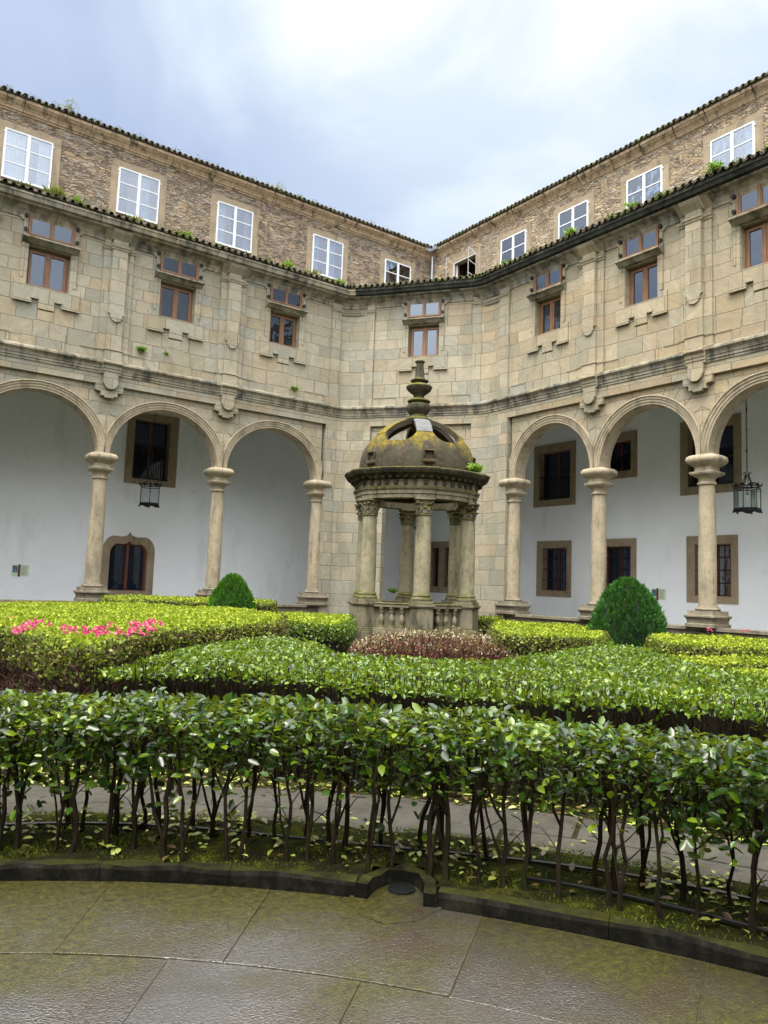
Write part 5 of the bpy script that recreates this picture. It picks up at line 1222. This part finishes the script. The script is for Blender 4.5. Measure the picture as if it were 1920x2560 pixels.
blossom([(1535, 1363), (1612, 1367)], .9, 5, AZ[2], sp=.08)
# ------------------------------------------------------------------ front hedge with bare stems
FH = thing('front_hedge', 'tall glossy dark green camellia hedge on bare dark stems along the kerb, nearest the viewer', 'hedge', (-16.2, -20.4, 0), 'clipped hedges of the garden')
def fr_pt(a, dr): return np.array([PCN[0]+(KR+dr)*math.cos(a), PCN[1]+(KR+dr)*math.sin(a)])
A0, A1 = .08, 1.34
HT = .875
n = 18500; a = rng.uniform(A0, A1, n); dr = rng.uniform(.10, .78, n); P = np.c_[PCN[0]+(KR+dr)*np.cos(a), PCN[1]+(KR+dr)*np.sin(a)]
edge = np.clip(1-np.minimum(dr-.10, .78-dr)/.15, 0, 1)
top = HT+.022*wave(P[:, 0]*4, P[:, 1]*4)+.012*wave(P[:, 0]*13, P[:, 1]*11)-.09*edge**2
depth = np.minimum(rng.exponential(.115, n), .36+.1*wave(a*9, a*5)); z = top-depth
P3 = np.c_[P, z]; out = np.c_[np.cos(a), np.sin(a), np.zeros(n)]*np.sign(dr-.44)[:, None]
D = rdir(n)*np.array([1, 1, .5])+out*.5*edge[:, None]+np.array([0, 0, .22]); N = rdir(n)*.55+np.array([0, 0, 1.0])+out*.5*edge[:, None]
leaves('foliage', P3, D, N, (.028+.056*rng.uniform(0, 1, n)**1.3), .62, T8, 'leaf_camellia', FH)
# hanging leaf sprays lower down, denser towards the left end
n = 4800; a = rng.uniform(A0, A1, n); cl = wave(a*14, a*3)+1.2*np.clip((a-.84)*4, 0, 1)+.8*np.clip((.52-a)*4, 0, 1); keep = rng.normal(size=n)*.55+cl > .5; a = a[keep]; n = len(a)
dr = rng.uniform(.12, .70, n); z = np.maximum(rng.uniform(.16, .62, n), .62-rng.exponential(.12, n)); P3 = np.c_[PCN[0]+(KR+dr)*np.cos(a), PCN[1]+(KR+dr)*np.sin(a), z]
leaves('lower_foliage', P3, rdir(n)*np.array([1, 1, .5])+np.array([0, 0, -.25]), rdir(n)+np.array([-.4, -.6, .6]), rng.uniform(.045, .08, n), .62, T8, 'leaf_camellia', FH)
def stem_mesh(x, y, zt, r, rs, spread=.14, z0=.0, forks=2, n=7, kink=1.0):
    mb = MB(); lean = np.array([rs.uniform(-1, 1), rs.uniform(-1, 1)])*spread*.36; pts = []; p = np.array([x, y])
    for i in range(n):
        f_ = i/(n-1); q = p+lean*f_+np.array([rs.uniform(-1, 1), rs.uniform(-1, 1)])*.014*kink*(1 if i else 0); pts.append((q[0], q[1], z0+(zt-z0)*f_))
    mb.tube(pts, [r*(1.25 if i == 0 else 1.0-.45*i/(n-1)) for i in range(n)], 6)
    for k in range(forks):
        i = rs.randint(1, n-3) if n > 5 else 1; b = np.array(pts[i]); ang = rs.uniform(0, 2*pi); L = rs.uniform(.10, .26); P_ = [b]
        m_ = 5
        for j in range(1, m_): f_ = j/(m_-1); P_.append(b+np.array([math.cos(ang)*L*.65*f_**.8+rs.uniform(-.012, .012), math.sin(ang)*L*.65*f_**.8+rs.uniform(-.012, .012), (zt-b[2])*f_]))
        mb.tube(P_, [r*.62*(1-.5*j/(m_-1)) for j in range(m_)], 5)
    for k in range(3):
        b = np.array(pts[rs.randint(2, n-1)]); ang = rs.uniform(0, 2*pi); L = rs.uniform(.08, .2); mb.tube([b, b+np.array([math.cos(ang)*L*.5, math.sin(ang)*L*.5, L*.5]), b+np.array([math.cos(ang)*L, math.sin(ang)*L, L*rs.uniform(.5, 1.2)])], [.004, .003, .002], 4)
    return mb
rs = random.Random(3); rows = []
a = A0
while a < A1:
    rows.append((a+rs.uniform(-.01, .01), rs.uniform(.14, .30))); 
    if rs.random() < .92: rows.append((a+.016+rs.uniform(-.01, .01), rs.uniform(.46, .68)))
    a += .0262
rows = [r for r in rows if A0 < r[0] < A1][:96]
for a, dr in rows:
    p = fr_pt(a, dr); mb = stem_mesh(p[0], p[1], rs.uniform(.66, .80), rs.uniform(.0105, .0185), rs, z0=.04, kink=1.3); mb.build('stem', 'bark', FH, smooth=True, recalc=False)
adopt(FH)

# ------------------------------------------------------------------ leaf litter, moss tufts
def scatter_plan(n, r0, r1, a0=-.2, a1=1.75):
    r = np.sqrt(rng.uniform(r0*r0, r1*r1, n)); a = rng.uniform(a0, a1, n); return np.c_[PCN[0]+r*np.cos(a), PCN[1]+r*np.sin(a)], a
n = 3000; P, a = scatter_plan(n, KR+.5, KR+.98); P2, _ = scatter_plan(7500, KR+1.78, KR+4.2, .1, 1.4); P4, _ = scatter_plan(500, KR+.15, KR+.6); P5, _ = scatter_plan(160, KR+.9, KR+1.9)
k = wave(P[:, 0]*3, P[:, 1]*3)+rng.normal(size=n)*.5 > .2; P = P[k]
zz = np.concatenate([np.full(len(P), .070), np.full(len(P2), .012), np.full(len(P4), .072), np.full(len(P5), .02)]); P = np.r_[P, P2, P4, P5]; k = ~np.array([in_recess(*q, .05) for q in P]); P = P[k]; zz = zz[k]; n = len(P)
P3 = np.c_[P, zz+rng.uniform(0, .03, n)]
tag(leaves('leaf_litter', P3, rdir(n)*np.array([1, 1, .25]), rdir(n)*.35+np.array([0, 0, 1]), rng.uniform(.03, .072, n), .62, T8, 'litter'), 'fallen yellow green leaves lying on the beds', 'leaf litter', kind='stuff')
n = 42000; P, a = scatter_plan(n, KR+.05, KR+.98, .1, 1.35); k = (wave(P[:, 0]*5, P[:, 1]*4)+rng.normal(size=n)*.6 > -.1) & ~np.array([in_recess(*q, .06) for q in P]); P = P[k]; n = len(P)
tag(leaves('moss', np.c_[P, np.full(n, .056)], rdir(n)*np.array([1, 1, .3])+np.array([0, 0, .8]), rdir(n), rng.uniform(.012, .032, n), .35, T3, 'mosstuft'), 'low green moss and weeds growing on the kerb bed', 'moss', kind='stuff')

# ------------------------------------------------------------------ conifers
def conifer(x, y, R_, Hh, n, mtl, label, seed):
    g_ = np.random.default_rng(seed); C_ = thing('conifer_bush', label, 'bush', (x, y, 0), 'round clipped conifers')
    f_ = g_.uniform(0, 1, n)**.8; th = g_.uniform(0, 2*pi, n)
    prof = lambda f: np.where(f < .34, .84+.16*np.sin(np.clip(f/.34, 0, 1)*pi/2), np.cos(np.clip((f-.34)/.66, 0, 1)*pi/2)**.55)
    lump = 1+.05*np.sin(th*5+f_*9)+.04*np.sin(th*9-f_*17)+.03*np.sin(th*17+f_*31)
    tip = 1-g_.uniform(0, 1, n)**2*.16
    r = R_*prof(f_)*lump*tip; z = Hh*(.02+.97*f_)
    z = z+.03*np.sin(th*7)*f_; out = np.c_[np.cos(th), np.sin(th), np.zeros(n)]
    P3 = np.c_[x+r*np.cos(th), y+r*np.sin(th), z]; 
    # group into upright plumes
    k = 520; ci = g_.integers(0, n, k); cp = P3[ci]; idx = np.argmin(((P3[:, None, :2]-cp[None, :, :2])**2).sum(2)+((P3[:, None, 2]-cp[None, :, 2])*.45)**2, axis=1) if n <= 14000 else None
    if idx is not None:
        P3 = P3+(cp[idx]-P3)*np.array([.45, .45, .1])+out*.0
    D = out*.55+np.array([0, 0, 1.0])+g_.normal(size=(n, 3))*.32
    leaves('foliage', P3, D, out+g_.normal(size=(n, 3))*.5, g_.uniform(.05, .11, n)*(R_/.7), .24, T4, mtl, C_)
    mb = MB(); prf = [(R_*.87*float(prof(np.array([q]))[0]), Hh*q*.96+.01) for q in np.linspace(0, .985, 14)]; mb.lathe(prf, (x, y), 24); mb.build('inner_branches', 'conifer_core', C_, smooth=True)
    mb = MB(); mb.tube([(x, y, -.02), (x, y, .3)], .05, 8); mb.build('trunk', 'bark', C_); adopt(C_)
px, py = W2(1355, 1400, .50); conifer(px, py, .74, 1.90, 14000, 'leaf_conifer', 'big dark green egg-shaped conifer in front of the right arches', 3)
px, py = gr_d(505, 17.5); conifer(px, py, .56, 1.72, 14000, 'leaf_conifer_light', 'small bright green egg-shaped conifer in front of the left arches', 4)

# ------------------------------------------------------------------ variegated shrub before the pavilion
px = [W2(*q) for q in ((785, 1392, .32), (830, 1378, .45), (950, 1368, .55), (1060, 1372, .55), (1130, 1392, .45), (1140, 1424, .1), (950, 1430, .1), (800, 1425, .1))]
cx, cy = gr_d(955, 14.2); e1 = np.array([rgt[0], rgt[1]]); e2 = np.array([fwd[0], fwd[1]]); e2 /= np.linalg.norm(e2)
VS = thing('variegated_shrub', 'low twiggy shrub with white-pink leaves in front of the pavilion', 'shrub', (cx, cy, 0))
n = 6500; u = rng.uniform(-1, 1, n); v = rng.uniform(-1, 1, n); hh = .80*(1-.40*np.abs(u)**3)*(1-.25*v*v)*(1+.12*wave(u*6, v*4))
P = np.array([cx, cy])+np.outer(u*1.65, e1)+np.outer(v*.85, e2); z = hh*rng.uniform(.3, 1, n)**.35
leaves('foliage', np.c_[P, z], rdir(n)+np.array([0, 0, .7]), rdir(n)*.8+np.array([-.2, -.3, .6]), rng.uniform(.03, .065, n), .5, T4, 'leaf_pale', VS)
n = 7500; u = rng.uniform(-1, 1, n); v = rng.uniform(-1, 1, n); P = np.array([cx, cy])+np.outer(u*1.65, e1)+np.outer(v*.85, e2); z = .68*(1-.40*np.abs(u)**3)*rng.uniform(0, .9, n)
leaves('twigs', np.c_[P, z], rdir(n)*.5+np.array([0, 0, 1.0]), rdir(n), rng.uniform(.08, .22, n), .07, T4, 'twig_red', VS); adopt(VS)

# ------------------------------------------------------------------ plants on roofs, walls and pavilion
def tuft(name, label, cat, p, n, size, mtl, spread, W=.25, up=1.0, out=(0, 0, 0), tpl=T4, group='plants growing on the masonry'):
    p = np.array(p, float); D = rdir(n)*np.array([1, 1, .5])+np.array([0, 0, up])+np.array(out); Q = p+rdir(n)*np.array([spread, spread, spread*.4])*rng.uniform(0, 1, (n, 1))
    o = leaves(name, Q-p, D, rdir(n), size*rng.uniform(.5, 1.2, n), W, tpl, mtl); o.location = p; return tag(o, label, cat, group)
tuft('dry_grass', 'tuft of dry grass at the foot of the leftmost white window', 'grass tuft', TL(14.15, -.25, 13.05), 130, .42, 'leaf_dry', .16, .07)
tuft('grass_tuft', 'thin green sprig below the right half of the leftmost white window', 'grass tuft', TL(13.55, -.2, 13.05), 50, .34, 'leaf_fern', .10, .09)
tuft('grass_tuft', 'pale grass tuft on the lower roof between the first two white windows', 'grass tuft', TL(11.6, -.2, 13.05), 100, .30, 'leaf_dry', .22, .08)
tuft('fern', 'small fern under the right half of the second white window', 'fern', TL(9.95, -.2, 13.05), 120, .30, 'leaf_fern', .13, .16)
tuft('fern', 'leafy fern in front of the third white window', 'fern', TL(6.05, -.2, 13.1), 150, .30, 'leaf_fern', .22, .2)
tuft('grass_tuft', 'round yellow-green grass tuft right of the third white window', 'grass tuft', TL(4.95, -.2, 13.1), 190, .30, 'leaf_dry', .24, .09)
tuft('grass_tuft', 'yellow-green grass tuft left of the fourth white window', 'grass tuft', TL(3.75, -.2, 13.1), 190, .27, 'leaf_fern', .18, .09)
tuft('fern', 'fern on the curved corner eave', 'fern', (-2.35, -1.35, 13.02), 160, .2, 'leaf_fern', .16, .25)
tuft('fern', 'fern on the right eave under the first closed white window', 'fern', TR(5.75, -.5, 13.05), 80, .13, 'leaf_fern', .18, .22)
tuft('fern', 'low fern on the right eave between the brown windows', 'fern', TR(8.7, -.5, 13.05), 130, .22, 'leaf_fern', .22, .22)
tuft('fern', 'hanging fern on the right eave below the third closed white window', 'fern', TR(11.0, -.55, 13.08), 110, .14, 'leaf_fern', .26, .22)
tuft('fern', 'large bright fern at the right end of the eave', 'fern', TR(13.65, -.6, 13.08), 170, .19, 'leaf_fern', .26, .22, .5)
tuft('grass_tuft', 'grass sprouting from the upper left roof edge', 'grass tuft', TL(13.0, 4.6, 18.95), 90, .20, 'leaf_dry', .5, .08)
tuft('grass_tuft', 'grass sprouting midway along the upper left roof edge', 'grass tuft', TL(4.2, 4.6, 18.95), 70, .16, 'leaf_dry', .4, .08)
tuft('wall_fern', 'small green weed on the stone wall left of the second pilaster tongue', 'weed', TL(11.15, -.05, 9.0), 160, .14, 'leaf_fern', .17, .3, .0, (0, -.6, 0))
tuft('wall_fern', 'tiny green weed on the stone wall under the second brown window', 'weed', TL(10.3, -.05, 9.05), 50, .10, 'leaf_fern', .08, .3, .0, (0, -.6, 0))
tuft('wall_fern', 'small weed on the stone wall under the third brown window', 'weed', TL(5.45, -.05, 8.75), 130, .14, 'leaf_fern', .16, .3, .0, (0, -.6, 0))
a = TH+pi/3*.92
tuft('pavilion_weed', 'bright green leafy weed growing on the right of the pavilion cornice', 'weed', (PC[0]+1.62*math.cos(a), PC[1]+1.62*math.sin(a), 4.60), 300, .14, 'leaf_fern', .26, .45, .5)
a = TH+pi/3*1.35
tuft('pavilion_weed', 'spiky green weed at the right edge of the pavilion dome', 'weed', (PC[0]+1.5*math.cos(a), PC[1]+1.5*math.sin(a), 4.62), 90, .26, 'leaf_fern', .12, .12, 1.2)
a = TH+pi/3*3.2
tuft('pavilion_weed', 'slim green sapling standing inside the pavilion', 'weed', (PC[0]+.35*math.cos(TH-1.9), PC[1]+.35*math.sin(TH-1.9)+.3, 1.45), 160, .12, 'leaf_fern', .09, .4, .6)
# moss cushions on the eaves
def moss_line(T, s0, s1, off, z, n, label):
    s = rng.uniform(s0, s1, n); cl = wave(s*3, s*1.7)+rng.normal(size=n)*.4; s = s[cl > .35]; n = len(s)
    P = np.array([T(a, off+o, z+h) for a, o, h in zip(s, rng.uniform(-.14, .25, n), rng.uniform(-.02, .06, n))])
    tag(leaves('moss', P, rdir(n)+np.array([0, 0, .5]), rdir(n), rng.uniform(.03, .07, n), .6, T4, 'mosstuft'), label, 'moss', kind='stuff')
moss_line(TL, 3.6, 16, -.55, 13.0, 7000, 'yellow-green moss cushions on the left lower eave')
moss_line(TR, 5.2, 15.5, -.55, 13.0, 5000, 'dark moss cushions on the right lower eave')
moss_line(TL, -3, 16, OFF-.45, 18.88, 3000, 'moss on the upper left roof edge')
